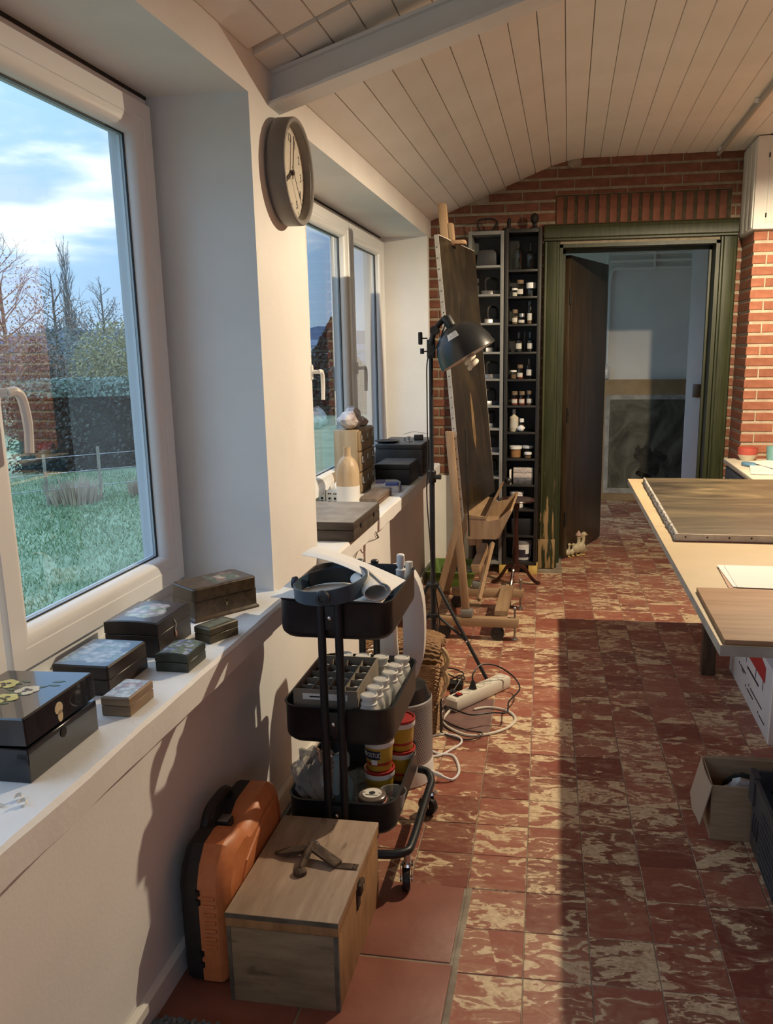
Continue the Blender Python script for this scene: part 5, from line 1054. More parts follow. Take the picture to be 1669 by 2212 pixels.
# antique irons on the grey unit
def iron(x, z, r_, k):
    t = T('flat_iron', 'antique flat iron on grey unit shelf %s from the top' % ('one','two','three','four','five','six','seven','eight','nine')[k], 'iron', (x, YF+.10, z), r_, 'antique irons on the grey shelves')
    b = B(); pl = [(-.055,-.030),(-.055,.030),(.0,.034),(.045,.018),(.062,.0),(.045,-.018),(.0,-.034)]
    b.loft([[(px, py, 0) for px, py in pl],[(px, py, .022) for px, py in pl],[(px*.93, py*.9, .028) for px, py in pl]]); b.obj('sole', steel, t)
    b = B(); b.tube(spline([(-.040,0,.026),(-.048,0,.06),(-.040,0,.095),(.0,0,.105),(.030,0,.098),(.036,0,.06),(.03,0,.026)],4),.0075,8); b.obj('handle', dark_iron, t)
for k, z in enumerate((1.853,1.674,1.49,1.318,1.143,.994,.831,.669)): iron(-.512+.01*(k%2), z, R(200+25*(k%3)), k+1)
b = B(); b.tube(spline([(-.04,0,.0),(-.062,0,.05),(-.05,0,.075),(.0,0,.082),(.05,0,.075),(.062,0,.05),(.02,0,.0)],5),.006,8); b.box(-.08,.08,-.03,.03,0,.012,.003); tag(b.obj('iron_trivet', dark_iron, None, (-.535, YF+.09, 2.24)), 'black iron handled stand on top of the grey unit', 'iron stand')
b = B(); b.tube([(0,0,0),(0,0,.05),(.004,0,.075)],[.010,.013,.010],10); b.lathe([(.04,0),(.04,.012),(.02,.018)],14); tag(b.obj('iron_finial', dark_iron, None, (-.395, YF+.09, 2.247)), 'short black iron finial on top of the black unit', 'finial')
b = B(); b.lathe([(.035,0),(.037,.01),(.014,.02),(.012,.035),(.024,.05),(.027,.072),(.02,.092),(.008,.1)],16); tag(b.obj('iron_ornament', dark_iron, None, (-.232, YF+.09, 2.247)), 'round dark iron knob ornament on top of the black unit', 'ornament')
b = B(); b.prism([(-.07,.0),(.07,.0),(.06,.08),(.04,.10),(-.04,.10),(-.06,.08)], -.05, .05, 'xz'); b.bevel(.004); tag(b.obj('dark_tin', pm('dark_tin',(.03,.03,.032),rough=.5), None, (-.53, YF+.09, 2.03)), 'dark rounded tin on the top shelf of the grey unit', 'tin')
# jars on the black unit
gold = pm('cork', (.16,.11,.07), rough=.8); plab = pm('jar_label', (.50,.48,.44), rough=.8)
def jarx(label, x, z, r_, h_, fill, lidm, fill_h=.5, lab=True, neck=.8, y=.075, lidh=.018, name='glass_jar', gm=None, group='jars on the black shelves'):
    t = T(name, label, 'jar', (x, YF+y, z), 0, group)
    b = B(); b.lathe([(r_*.92,0),(r_,.004),(r_,h_*.74),(r_*neck,h_*.86),(r_*neck,h_)], 18, cap1=False); b.obj('glass', gm or jglass, t)
    if fill: b = B(); b.lathe([(r_*.9,.004),(r_*.9,h_*.74*fill_h)],16); b.obj('contents', fill, t)
    if lidm: b = B(); b.lathe([(r_*neck*1.08,h_-.004),(r_*neck*1.1,h_),(r_*neck*1.1,h_+lidh),(r_*neck*.9,h_+lidh+.002)],16); b.obj('lid', lidm, t)
    if lab:
        b = B(); nn = 8; b.loft([[((r_+.0008)*math.sin(a), -(r_+.0008)*math.cos(a), zz) for a in [-.85+1.7*i/nn for i in range(nn+1)]] for zz in (h_*.2, h_*.55)], False); b.obj('label', plab, t)
    return t
redpig = pm('pigment_red', (.30,.06,.04), rough=.9); brn = pm('pigment_brown', (.16,.09,.05), rough=.9); wht = pm('pigment_white', (.62,.58,.50), rough=.9); blk = pm('pigment_black', (.02,.02,.022), rough=.9); ochre = pm('pigment_ochre', (.42,.20,.08), rough=.9)
J = kz
jarx('tall clear bottle, left on the top black shelf', -.33, J[0], .036, .16, None, None, lab=False, neck=.5, name='glass_bottle'); jarx('round-shouldered decanter with stopper on the top black shelf', -.252, J[0], .036, .135, None, jglass, lab=False, neck=.35, name='glass_bottle', lidh=.03)
jarx('small jar with white lid, left on second black shelf', -.352, J[1], .018, .045, wht, white_plastic, .8, False, 1, .05, .006); jarx('tall clear jar in the middle of second black shelf', -.318, J[1], .026, .085, None, gold, lab=True); jarx('black jar with domed white cap on second black shelf', -.246, J[1], .030, .055, blk, white_plastic, .9, False, 1, .075, .03)
jarx('brown corked jar, left on third black shelf', -.350, J[2], .021, .075, brn, gold, .9); jarx('square grey jar in the middle of third black shelf', -.306, J[2], .024, .05, blk, steel, .8); jarx('tall pale vial, right on third black shelf', -.252, J[2], .021, .125, brn, jglass, .6)
jarx('stoppered bottle with white label, left on fourth black shelf', -.322, J[3], .024, .10, blk, jglass, .9, True, .6, lidh=.025); jarx('stoppered bottle with white label, right on fourth black shelf', -.248, J[3], .024, .10, blk, jglass, .9, True, .6, lidh=.025); jarx('thin clear vial between the labelled bottles on fourth black shelf', -.284, J[3], .011, .11, None, jglass, lab=False, y=.11)
jarx('small jar with pale lid, left on fifth black shelf', -.354, J[4], .020, .05, brn, white_plastic, .8, False, 1, .05, .005); jarx('red labelled jar in the middle of fifth black shelf', -.312, J[4], .022, .072, redpig, gold, .7); jarx('tall clear bottle, right on fifth black shelf', -.250, J[4], .025, .11, None, jglass, lab=True, neck=.6)
jarx('red pigment jar, left on sixth black shelf', -.346, J[5], .023, .07, redpig, gold, .8); jarx('red pigment jar, middle of sixth black shelf', -.298, J[5], .022, .07, redpig, gold, .8); jarx('dark pigment jar, right on sixth black shelf', -.246, J[5], .024, .075, brn, gold, .8)
jarx('cream plastic bottle with grey cap on seventh black shelf', -.348, J[6], .030, .125, None, pvc_grey, lab=True, neck=.35, gm=pm('cream_plastic',(.58,.53,.42),rough=.4), lidh=.022, name='plastic_flask'); jarx('small brown pill bottle on seventh black shelf', -.296, J[6], .017, .065, brn, white_plastic, .9, True, .8)
b = B(); b.lathe([(.001,-.028),(.018,-.014),(.022,0),(.016,.014),(.001,.026)],14); b.xf(Matrix.Rotation(R(80),4,'Y')); tag(b.obj('makeup_sponge', white_plastic, None, (-.297, YF+.03, J[6]+.0235)), 'small white egg-shaped piece lying on seventh black shelf', 'sponge')
jarx('orange ochre jar with white lid on eighth black shelf', -.335, J[7], .038, .062, ochre, white_plastic, 1.25, False, 1, .075, .016); jarx('grey-lidded jar on eighth black shelf', -.255, J[7], .036, .066, blk, pvc_grey, .6, False, 1, .10, .012); jarx('small pot with white lid in front, eighth black shelf', -.250, J[7], .023, .030, brn, white_plastic, 1, False, 1, .035, .010)
pb = pm('patterned_card', (.42,.36,.33), (.62,.57,.52), scale=90, rough=.7)
for k, (dz, lb) in enumerate(((0,'lower grey tin box'),(.042,'middle patterned card box'),(.077,'upper patterned card box'))):
    b = B(); b.box(-.066,.066,-.045,.045,0,.033 if k else .040,.002); tag(b.obj('flat_box', pb if k else steel, None, (-.280, YF+.075, J[8]+.0005+dz)), lb + ' stacked on ninth black shelf', 'box', 'flat boxes on the black shelf')
b = B(); b.box(-.006,.006,-.05,.05,0,.095,.001); tag(b.obj('upright_booklet', paper, None, (-.366, YF+.075, J[8])), 'white booklet standing upright on ninth black shelf', 'booklet')
jarx('wide white tub behind the pedestal table', -.325, J[9], .045, .10, wht, white_plastic, 1.2, False, 1, .08, .012, name='white_tub', gm=white_plastic)
bu = T('white_bucket', 'white plastic bucket with dark label on the lowest black shelf', 'bucket', (-.278, YF+.09, .09)); b = B(); b.lathe([(.052,0),(.054,.004),(.062,.125)],26); b.obj('body', white_plastic, bu); b = B(); b.lathe([(.065,.115),(.066,.118),(.066,.140),(.06,.142)],26); b.obj('lid', pm('bucket_lid',(.22,.23,.24),rough=.4), bu)
b = B(); nn = 10; b.loft([[((.0545+z*.062)*math.sin(a)*1.012, -(.0545+z*.062)*math.cos(a)*1.012, z) for a in [-1.0+2.0*i/nn for i in range(nn+1)]] for z in (.02,.075)], False); lb = b.obj('label', pm('label_plum',(.035,.028,.045),rough=.5), bu)
b = B(); b.loft([[((.0545+z*.062)*math.sin(a)*1.025, -(.0545+z*.062)*math.cos(a)*1.025, z) for a in [.35+.5*i/5 for i in range(6)]] for z in (.045,.082)], False); b.obj('label_patch', paper_w, lb)
b = B(); b.box(-.07,.07,-.05,.05,0,.11,.003); tag(b.obj('black_device', black_plastic, None, (-.285, YF+.09, J[10])), 'black device with small buttons under the white tub', 'device')

# ================================================================== PEDESTAL TABLE
pt = T('pedestal_table', 'small round mahogany pedestal table on three curved feet', 'table', (-.305, 5.36, 0))
b = B(); b.lathe([(.10,.560),(.114,.563),(.117,.568),(.114,.574),(.001,.574)],36); b.obj('top', mahog, pt)
b = B(); b.lathe([(.024,.10),(.028,.12),(.022,.15),(.017,.17),(.022,.20),(.019,.28),(.013,.40),(.016,.50),(.022,.52),(.022,.56)],18); b.obj('column', mahog, pt)
for a in (R(-100), R(20), R(160)):
    d = Vector((math.cos(a), math.sin(a), 0)); b = B(); pts = spline([d*.015+Vector((0,0,.14)), d*.06+Vector((0,0,.12)), d*.10+Vector((0,0,.06)), d*.135+Vector((0,0,.022)), d*.165+Vector((0,0,.010))], 5); b.tube(pts, [.014]*6+[.011]*(len(pts)-6), 8); b.obj('foot', mahog, pt)

# ================================================================== DUCK FIGURINE, GREEN CRATE, POWER STRIP
duckm = pm('duck_cream', (.52,.44,.28), (.62,.55,.38), scale=25, rough=.5); dk = T('duck_figurine', 'cream ceramic duck family figurine by the open door', 'figurine', (.085, 6.235, 0), R(38))
for k, (x, s_) in enumerate(((-.070,.75),(-.032,.72),(.010,1.15),(.052,1.25))):
    b = B(); b.sph((x,0,.050*s_),(.032*s_,.026*s_,.032*s_),14,10); b.tube(spline([(x+.008*s_,0,.066*s_),(x+.018*s_,0,.095*s_),(x+.016*s_,0,.118*s_)],4),.011*s_,8); b.sph((x+.020*s_,0,.126*s_),(.018*s_,.015*s_,.016*s_),12,8); dk_ = b.obj('duck', duckm, dk)
    b = B(); b.tube([(x+.034*s_,0,.124*s_),(x+.052*s_,0,.121*s_)],[.006*s_,.002],6); b.obj('beak', pm('beak_yellow',(.6,.42,.12),rough=.5) if k == 0 else MATS['beak_yellow'], dk_)
    b = B(); b.sph((x+.010*s_,-.012*s_,.008),(.018*s_,.010*s_,.007),8,6); b.obj('foot', MATS['beak_yellow'], dk_); b = B(); b.tube([(x,0,.012),(x,0,.03)],.007,6); b.obj('leg', duckm, dk_)
    if k == 2: b = B(); b.lathe([(.020*s_,0),(.021*s_,.006),(.010*s_,.024*s_),(.002,.034*s_)],14,(x+.016*s_,0,.133*s_)); b.obj('bonnet', pm('bonnet_pink',(.50,.33,.28),rough=.6), dk_)
lime = pm('lime_plastic', (.09,.17,.025), (.12,.21,.035), scale=8, rough=.4); gc = T('green_tray', 'shallow lime green plastic tray under the easel', 'tray', (-.72, 5.44, 0))
o_ = lambda e, z: rrect(-.16-e,.16+e,-.18-e,.18+e,.03,z,4)
b = B(); b.loft([o_(-.03,.0),o_(0,.10),o_(.012,.10),o_(.012,.106),o_(-.006,.106),o_(-.034,.006)]); b.obj('shell', lime, gc)
crumple('dark_cloth', 'dark crumpled cloth lying in the lime green tray', 'cloth', (-.70, 5.42, .007), (.10,.12,.05), 8, pm('dark_cloth',(.03,.028,.025),(.06,.055,.05),scale=20,rough=.9), 3, .25)
ps = T('power_strip', 'white multi-socket power strip with a red switch', 'power strip', (-.352, 3.505, 0), math.atan2(.30,.205)); strip_w = pm('strip_white', (.72,.68,.58), rough=.4); hl = .185
b = B(); b.loft([rrect(-hl,hl,-.029,.029,.008,.004),rrect(-hl-.003,hl+.003,-.032,.032,.009,.012),rrect(-hl-.003,hl+.003,-.032,.032,.009,.050),rrect(-hl+.004,hl-.004,-.026,.026,.008,.058)]); b.obj('housing', strip_w, ps)
b = B(); b.box(-.160,-.122,-.014,.014,.057,.061,.002); sw = b.obj('switch_frame', black_plastic, ps); b = B(); b.box(-.148,-.126,-.011,.011,.060,.066,.002); b.obj('switch', pm('switch_red',(.40,.02,.015),rough=.25), sw)
for k in range(6):
    x = -.092+k*.049; b = B(); b.lathe([(.021,.058),(.021,.060),(.0185,.060),(.0175,.046),(.001,.046)],20,(x,0,0),cap0=False); so = b.obj('socket', pm('socket_cream',(.60,.56,.46),rough=.45) if k == 0 else MATS['socket_cream'], ps)
    for s_ in (-1, 1):
        b = B(); b.cyl((x+s_*.006,s_*.006,.0462),(x+s_*.006,s_*.006,.0475),.0025,n=8); b.obj('pin_hole', ink, so)
for (x, lb) in ((-.043,'black plug in the middle of the power strip'),(-.10,'dark plug by the red switch of the power strip')):
    w_ = ps.matrix_basis; p = Matrix.Translation(ps.location) @ Matrix.Rotation(math.atan2(.30,.205),4,'Z') @ Vector((x if x > -.09 else -.062,.0 if x > -.09 else .055,.0))
    if x > -.09:
        t = T('mains_plug', lb, 'plug', (p.x,p.y,.0475)); b = B(); b.lathe([(.0165,0),(.0175,.012),(.010,.040),(.005,.050)],16); b.obj('body', black_plastic, t)
        b = B(); b.tube(spline([(0,0,.048),(.0,.01,.075),(.03,.06,.10),(.09,.10,.085),(.15,.13,.04),(.19,.11,.006),(.20,.02,.005),(.165,-.10,.005),(.165,-.17,.005),(.16,-.22,.005),(.10,-.23,.006),(.02,-.27,.010),(-.06,-.22,.010),(-.14,-.16,.005),(-.20,-.05,.005)],8),.0035,7); b.obj('cable', black_plastic, t)
    else:
        t = T('mains_plug', lb, 'plug', (p.x-.055,p.y+.05,.0)); b = B(); b.lathe([(.016,0),(.0175,.012),(.012,.03),(.005,.045)],14); b.xf(Matrix.Translation((.02,-.02,.018)) @ Matrix.Rotation(R(70),4,'X')); b.obj('body', black_plastic, t)
        b = B(); b.tube(spline([(.02,-.05,.03),(.05,.03,.07),(.03,.10,.05),(-.02,.14,.01),(-.06,.16,.005),(-.10,.10,.005)],7),.0032,6); b.obj('cable', black_plastic, t)
b = B(); b.tube(spline([(-.455,3.345,.012),(-.47,3.30,.006),(-.475,3.24,.006),(-.44,3.175,.006),(-.36,3.12,.006),(-.28,3.14,.006),(-.205,3.21,.006),(-.18,3.30,.006),(-.22,3.375,.006),(-.30,3.40,.006),(-.36,3.37,.006)],8),.0055,8); tag(b.obj('white_cable', strip_w), 'thick off-white cable looped in front of the power strip', 'cable')
b = B(); b.tube(spline([(-.47,3.13,.008),(-.40,3.08,.005),(-.33,3.085,.008),(-.30,3.12,.018),(-.36,3.135,.018),(-.44,3.19,.018),(-.49,3.28,.005),(-.485,3.40,.005)],8),.003,6); tag(b.obj('dark_cable', black_plastic), 'thin dark cable crossing the off-white cable', 'cable')
ad = T('power_adapter', 'black power adapter with coiled cord beside the wicker basket', 'adapter', (-.47, 3.60, 0)); b = B(); b.box(-.035,.035,-.025,.025,.002,.034,.005); b.obj('body', black_plastic, ad); b = B(); b.tube(spline([(.0,.025,.03),(.03,.06,.05),(-.02,.09,.06),(-.05,.03,.08),(-.02,-.03,.075),(.04,-.01,.05),(.03,.06,.04)],6),.003,6); b.tube(spline([(-.03,0,.03),(-.06,.0,.12),(-.05,-.03,.20),(-.03,-.10,.26)],6),.003,6); b.obj('cord', black_plastic, ad)
# ================================================================== WORK TABLE (right)
random.seed(41)
TX0, TX1, TY0, TY1, TZt = .350, 1.50, 1.888, 4.43, .85
mdf = pm('mdf_top', (.44,.33,.19), (.50,.385,.23), scale=3, rough=.55, detail=6); mdf_e = pm('mdf_edge', (.34,.31,.25), (.42,.38,.31), scale=14, rough=.8); darkwood = pm('dark_leg', (.06,.04,.025), (.10,.065,.04), scale=6, rough=.6, stretch=(6,6,1))
wt = T('work_table', 'large board work table lit by the lamp', 'table', (TX0, TY0, 0), R(.81)); W_, D_ = TX1-TX0, TY1-TY0
b = B(); b.box(0,W_,0,D_*.52,TZt-.0025,TZt,.0008,1); b.obj('top_sheet', mdf, wt); b = B(); b.box(0,W_,D_*.52+.0015,D_,TZt-.0025,TZt,.0008,1); b.obj('top_sheet', mdf, wt)
b = B(); b.box(.0008,W_-.001,.0008,D_-.001,TZt-.026,TZt-.0024,.001,1); b.obj('core', mdf_e, wt)
for (x, y) in ((.36,2.05),(.70,.50),(1.08,2.05),(1.08,.50)):
    b = B(); b.box(x-.03,x+.03,y-.03,y+.03,0,TZt-.10,.003); b.obj('leg', darkwood, wt)
for y in (2.05,.50):
    b = B(); b.box(.33 if y > 1 else .67,1.10,y-.02,y+.02,TZt-.10,TZt-.026,.003); b.obj('apron', darkwood, wt)
# old canvas lying face up
land = picture_mat('old_landscape', [(.30,(.030,.022,.013)),(.45,(.075,.056,.033)),(.58,(.13,.098,.055)),(.72,(.26,.19,.10))], 1.6, (1.0,3.2,1), .42, 2.2)
oc = T('flat_canvas', 'large old landscape canvas lying on the work table', 'painting', (.382, 2.965, TZt)); cw_, cd_ = .95, 1.34
b = B(); b.box(.004,cw_-.004,.004,cd_-.004,0,.022,.001); b.obj('stretcher', pine, oc)
b = B(); b.surf(lambda u, v: (cw_*u, cd_*v, .0235+.0012*math.sin(9*u)*math.sin(7*v)), 16, 16, .0012); b.obj('canvas_face', land, oc)
grey_e = pm('frayed_canvas', (.22,.21,.19), (.50,.47,.42), scale=40, rough=.95, bump=.6, bscale=120)
for nm, fn, k in (('left_edge', lambda t_: (-.003+random.uniform(-.003,.002), cd_*t_), 0),):
    b = B(); rs_ = []
    for i in range(60):
        x, y = fn(i/59); rs_.append([(x,y,.001),(.005,y,.001),(.007,y,.0262),(x+.002,y,.0255+random.uniform(-.002,.002))])
    b.loft(rs_); sd = b.obj('canvas_edge', grey_e, oc)
    for i in range(16):
        b = B(); b.sph((-.0035,.05+i*.082,.014),(.0016,.0035,.0035),6,4); b.obj('tack', rust, sd)
b = B(); b.box(-.002,cw_,-.004,.002,.003,.0262,.0012); sd = b.obj('canvas_edge', pm('pale_canvas',(.55,.45,.34),(.66,.56,.43),scale=30,rough=.9), oc); b = B(); b.box(-.002,cw_,-.0042,.002,.0005,.0032); b.obj('red_tape', pm('red_tape',(.30,.06,.05),rough=.6), oc)
for i in range(13):
    b = B(); b.sph((.03+i*.072,-.0042,.016),(.0035,.0015,.0035),6,4); b.obj('tack', rust, sd)
for k, (z, dx, dy, rz) in enumerate(((.0006,0,0,-2),(.0022,.012,.008,1.0),(.0036,.022,.0,-1.2))):
    b = B(); b.surf(lambda u, v: (.42*u, .24*v, .001+.003*(u-.5)**2*(1 if k else .3)+.002*v*v), 8, 6, .0008); tag(b.obj('paper_sheet', paper_w if k else pm('pink_paper',(.55,.35,.25),rough=.8), None, (.452+dx, 2.365+dy, TZt+z), (0,0,R(rz))), ['pinkish paper sheet at the bottom of the paper pile','white paper sheet in the middle of the paper pile','topmost white paper sheet on the work table'][k], 'paper', 'papers on the work table')
ply = pm('plywood_panel', (.29,.15,.066), (.37,.21,.105), scale=4, rough=.65, stretch=(1,12,12), detail=7); b = B(); b.box(0,.80,0,.435,0,.012,.001); pn = tag(b.obj('plywood_board', ply, None, (.360, 1.892, TZt+.0005)), 'flat brown plywood panel at the near end of the work table', 'panel')

# ---- desk by the pillar
dk_w = pm('desk_cream', (.72,.66,.52), (.78,.72,.58), scale=5, rough=.5); dk_b = pm('desk_bluegrey', (.065,.085,.12), (.085,.105,.145), scale=6, rough=.5)
ds = T('plan_desk', 'cream-topped desk with blue-grey drawers beside the pillar', 'desk', (.965, 4.56, 0))
b = B(); b.box(0,.85,0,.94,.800,.828,.004); b.obj('top', dk_w, ds); b = B(); b.box(.02,.84,.02,.92,.0,.800,.002); b.obj('carcass', dk_b, ds)
for k in range(5):
    z0 = .655-.145*k; b = B(); b.box(.006,.021,.06,.88,z0,z0+.132,.002); d_ = b.obj('drawer', dk_b, ds)
    for y in (.28,.66):
        b = B(); b.box(.002,.006,y-.035,y+.035,z0+.05,z0+.09,.001); b.obj('label_holder', chrome, d_); b = B(); b.box(.0012,.0022,y-.028,y+.028,z0+.056,z0+.084); b.obj('label', paper, d_)
DZ = .8285
b = B(); b.lathe([(.040,0),(.042,.003),(.048,.10),(.0465,.10),(.040,.006),(.001,.005)],28); tag(b.obj('teal_cup', pm('teal',(.20,.42,.40),rough=.45), None, (1.212,5.27,DZ)), 'pale teal cup at the back of the desk', 'cup')
rbw = T('red_bowl', 'red and cream bowl on the desk by the pillar', 'bowl', (1.09,5.42,DZ)); b = B(); b.lathe([(.035,0),(.050,.02),(.058,.035)],24); b.obj('base', dk_w, rbw); b = B(); b.lathe([(.058,.035),(.060,.05),(.058,.075),(.055,.075),(.055,.04)],24,cap0=False); b.obj('rim', pm('coral',(.52,.10,.07),rough=.45), rbw)
for k, (x, y, rz, lb) in enumerate(((1.30,5.13,14,'white drawing sheet spread over the desk'),(1.22,4.90,-10,'lower white sheet near the front of the desk'))):
    b = B(); b.surf(lambda u, v: (.42*(u-.5), .30*(v-.5), .002+.010*abs(math.sin(2.5*u+k))*v), 10, 6, .0008); tag(b.obj('desk_paper', paper_w if k == 0 else paper, None, (x,y,DZ+.001+.012*(1-k)), (0,0,R(rz))), lb, 'paper', 'papers on the desk')
b = B(); b.lathe([(.001,0),(.03,.002),(.034,.012),(.03,.02),(.001,.022)],20); b.xf(Matrix.Diagonal((1.0,2.0,1,1))); tag(b.obj('blue_eraser', pm('blue_thing',(.12,.28,.42),rough=.5), None, (1.045,5.14,DZ), (0,0,R(15))), 'blue oval dish near the desk edge', 'dish')
stp = T('stapler', 'dark metal stapler lying on the desk papers', 'stapler', (1.27,4.78,DZ), R(20)); b = B(); b.box(-.06,.06,-.018,.018,.0,.012,.003); b.obj('base', dark_iron, stp); b = B(); b.loft([[(x,y,z) for x, z in ((-.06,.014),(.06,.018),(.06,.034),(-.04,.040),(-.06,.03))] for y in (-.015,.015)]); b.obj('arm', steel, stp)
# ---- white wall cabinet on the pillar
wc = T('wall_cabinet', 'white painted cupboard fixed high on the brick pillar', 'cabinet', (1.042, 5.475, 2.172)); hc = .505
b = B(); b.box(0,.95,.0,.40,0,hc,.002); b.obj('carcass', white_paint, wc)
for k, (y0, y1) in enumerate(((.03,.13),(.145,.245),(.26,.385))):
    b = B(); b.box(-.006,.001,y0,y1,.01,hc-.01,.002); b.obj('side_moulding', white_paint, wc)
b = B(); b.box(.068,.50,-.006,.001,.035,hc-.055,.002); dr = b.obj('door', white_paint, wc)
for z in (.075,.40):
    b = B(); b.cyl((.066,-.006,z-.012),(.066,-.006,z+.012),.004,n=8); b.obj('hinge', dark_iron, dr)
b = B(); b.box(.515,.93,-.006,.001,.035,hc-.055,.002); b.obj('door', white_paint, wc)

# ---- things under the table
kb = T('printed_carton', 'white cardboard box with a red sofa printed on its side', 'carton', (.795, 3.222, 0)); L2, H2 = .80, .30
b = B(); b.box(0,.40,0,L2,0,H2,.002); b.obj('box', pm('carton_white',(.62,.64,.67),(.68,.70,.73),scale=6,rough=.7), kb)
b = B(); b.box(.0,.40,-.018,-.001,.0,H2-.01,.002); b.obj('end_flap', paper_w, kb)
# printed sofa and lettering lines on the left (-x) side
pr_ = pm('print_red', (.42,.03,.03), rough=.6)
b = B(); b.loft([[(x,y,z) for y, z in ((.10,.205),(.46,.205),(.50,.24),(.50,.285),(.42,.285),(.40,.262),(.32,.292),(.18,.285),(.10,.27))] for x in (-.0006,-.0014)]); sf = b.obj('printed_sofa', pr_, kb)
for y in (.13,.26,.45):
    b = B(); b.box(-.0014,-.0006,y-.003,y+.003,.165,.205); b.obj('printed_leg', ink, sf)
for (y0, y1, z, h_) in ((.20,.42,.150,.010),(.56,.70,.205,.008),(.12,.34,.085,.006),(.44,.56,.110,.006),(.06,.16,.045,.006),(.28,.40,.060,.006),(.48,.53,.10,.006)):
    b = B(); b.box(-.0014,-.0006,y0,y1,z,z+h_); b.obj('printed_line', ink, kb)
for (y, z) in ((.72,.21),(.585,.113),(.37,.09),(.18,.05),(.43,.065)):
    b = B(); b.cyl((-.0014,y,z),(-.0006,y,z),.006,n=8); b.obj('printed_dot', ink, kb)
cb_ = T('open_carton', 'open brown cardboard carton standing beside the dark crate', 'carton', (.585, 2.595, 0)); a_, d_, h_ = .118, .095, .185
o_ = lambda e, z: [(-a_+e,-d_+e,z),(a_-e,-d_+e,z),(a_-e,d_-e,z),(-a_+e,d_-e,z)]
b = B(); b.loft([o_(.004,0),o_(0,h_),o_(.004,h_),o_(.008,.004)]); b.obj('walls', card, cb_, angle=20)
b = B(); b.surf(lambda u, v: (-a_-.002-.030*v-.006*math.sin(3*u), -d_-.01+.20*u, h_+.003-.135*v+.006*math.sin(9*u)*v), 8, 6, .003); b.obj('side_flap', pm('card_light',(.42,.34,.25),rough=.85), cb_)
b = B(); b.surf(lambda u, v: (-a_+.01+.23*u, d_+.004*v, h_-.002+.012*v*math.sin(2*u+.5)), 6, 3, .003); b.obj('back_flap', card, cb_)
b = B(); b.box(.03,.10,-d_-.0012,-d_+.001,.062,.066); b.obj('tape', clearp, cb_)
crumple('plastic_wrap', 'grey plastic wrap stuffed in the open carton', 'wrap', (.585, 2.572, .006), (.080,.045,.075), 12, bagp, 3, .22)
crumple('dark_bundle', 'dark green bundle at the back of the open carton', 'bundle', (.60, 2.662, .006), (.075,.014,.07), 15, pm('dark_green_cloth',(.018,.024,.018),rough=.7), 3, .12)
crm = pm('crate_black', (.040,.044,.050), (.060,.064,.070), scale=14, rough=.55)
cr = T('storage_crate', 'dark grey ribbed plastic crate under the table', 'crate', (.76, 2.21, 0)); a_, d_, h_ = .185, .255, .262
o_ = lambda e, z: rrect(-a_+e,a_-e,-d_+e,d_-e,.02,z,3)
b = B(); b.loft([o_(.020,0),o_(.002,.035),o_(0,h_-.012),o_(-.005,h_-.008),o_(-.005,h_),o_(.006,h_),o_(.008,.02)]); b.obj('shell', crm, cr)
for k in range(9):
    z = .05+k*.019; b = B(); b.box(-a_-.004,-a_+.004,-d_+.03,.115,z,z+.006,.001); b.obj('rib', crm, cr)
for k in range(3):
    y = .145+.026*k; b = B(); b.box(-a_-.004,-a_+.004,y,y+.008,.09,.155,.002); b.obj('slot_rib', crm, cr)
b = B(); b.prism([(-a_-.006,h_-.09),(-a_-.006,h_+.004),(-a_+.012,h_+.004),(-a_+.012,h_-.07)], .20, .262, 'xz'); b.obj('corner_latch', crm, cr)
b = B(); b.tube(spline([(-.14,.2,h_-.04),(-.10,.16,h_+.03),(-.02,.17,h_+.055),(.06,.15,h_+.03)],5),.006,6); tag(b.obj('black_tool', black_plastic, None, (.76,2.21,.0)), 'black curved tool lying in the dark crate', 'tool')

# ================================================================== PAINTING IN THE NEXT ROOM
fp = T('stored_canvas', 'old canvas on a wooden board leaning in the next room', 'painting', (.345, 8.70, 0)); fp.rotation_euler = (R(-2.5), 0, 0); pw, ph = .92, 1.205
b = B(); b.box(0,pw,0,.02,0.0,ph,.002); b.obj('board', pm('raw_board',(.30,.20,.10),(.38,.26,.14),scale=5,rough=.7), fp); b = B(); b.surf(lambda u, v: (.03+.80*u, -.003-.002*math.sin(8*u)*math.sin(6*v), .075+.98*v), 8, 8, .001); b.obj('canvas_margin', pm('canvas_margin',(.30,.29,.26),(.44,.42,.38),scale=14,rough=.9), fp)
ftd = picture_mat('faded_scene', [(.32,(.030,.026,.018)),(.46,(.085,.080,.058)),(.6,(.155,.148,.108)),(.75,(.20,.185,.13))], 3.2, (1,1,.7), .6, 2.0)
b = B(); b.surf(lambda u, v: (.075+.74*u, -.006-.002*math.sin(8*u)*math.sin(6*v), .13+.88*v), 8, 8, .001); b.obj('painted_canvas', ftd, fp)
b = B(); b.loft([[(.46+(.13+.035*math.sin(3*q+1)+.02*math.sin(7*q)+.012*math.sin(13*q))*math.cos(q), y, .40+(.20+.06*math.sin(2*q+2)+.03*math.sin(9*q)+.02*math.sin(15*q))*math.sin(q)) for q in [2*PI*i/60 for i in range(60)]] for y in (-.0088,-.0098)]); b.obj('painted_mass', pm('scene_dark',(.018,.015,.010),(.05,.044,.03),scale=14,rough=.7), fp)
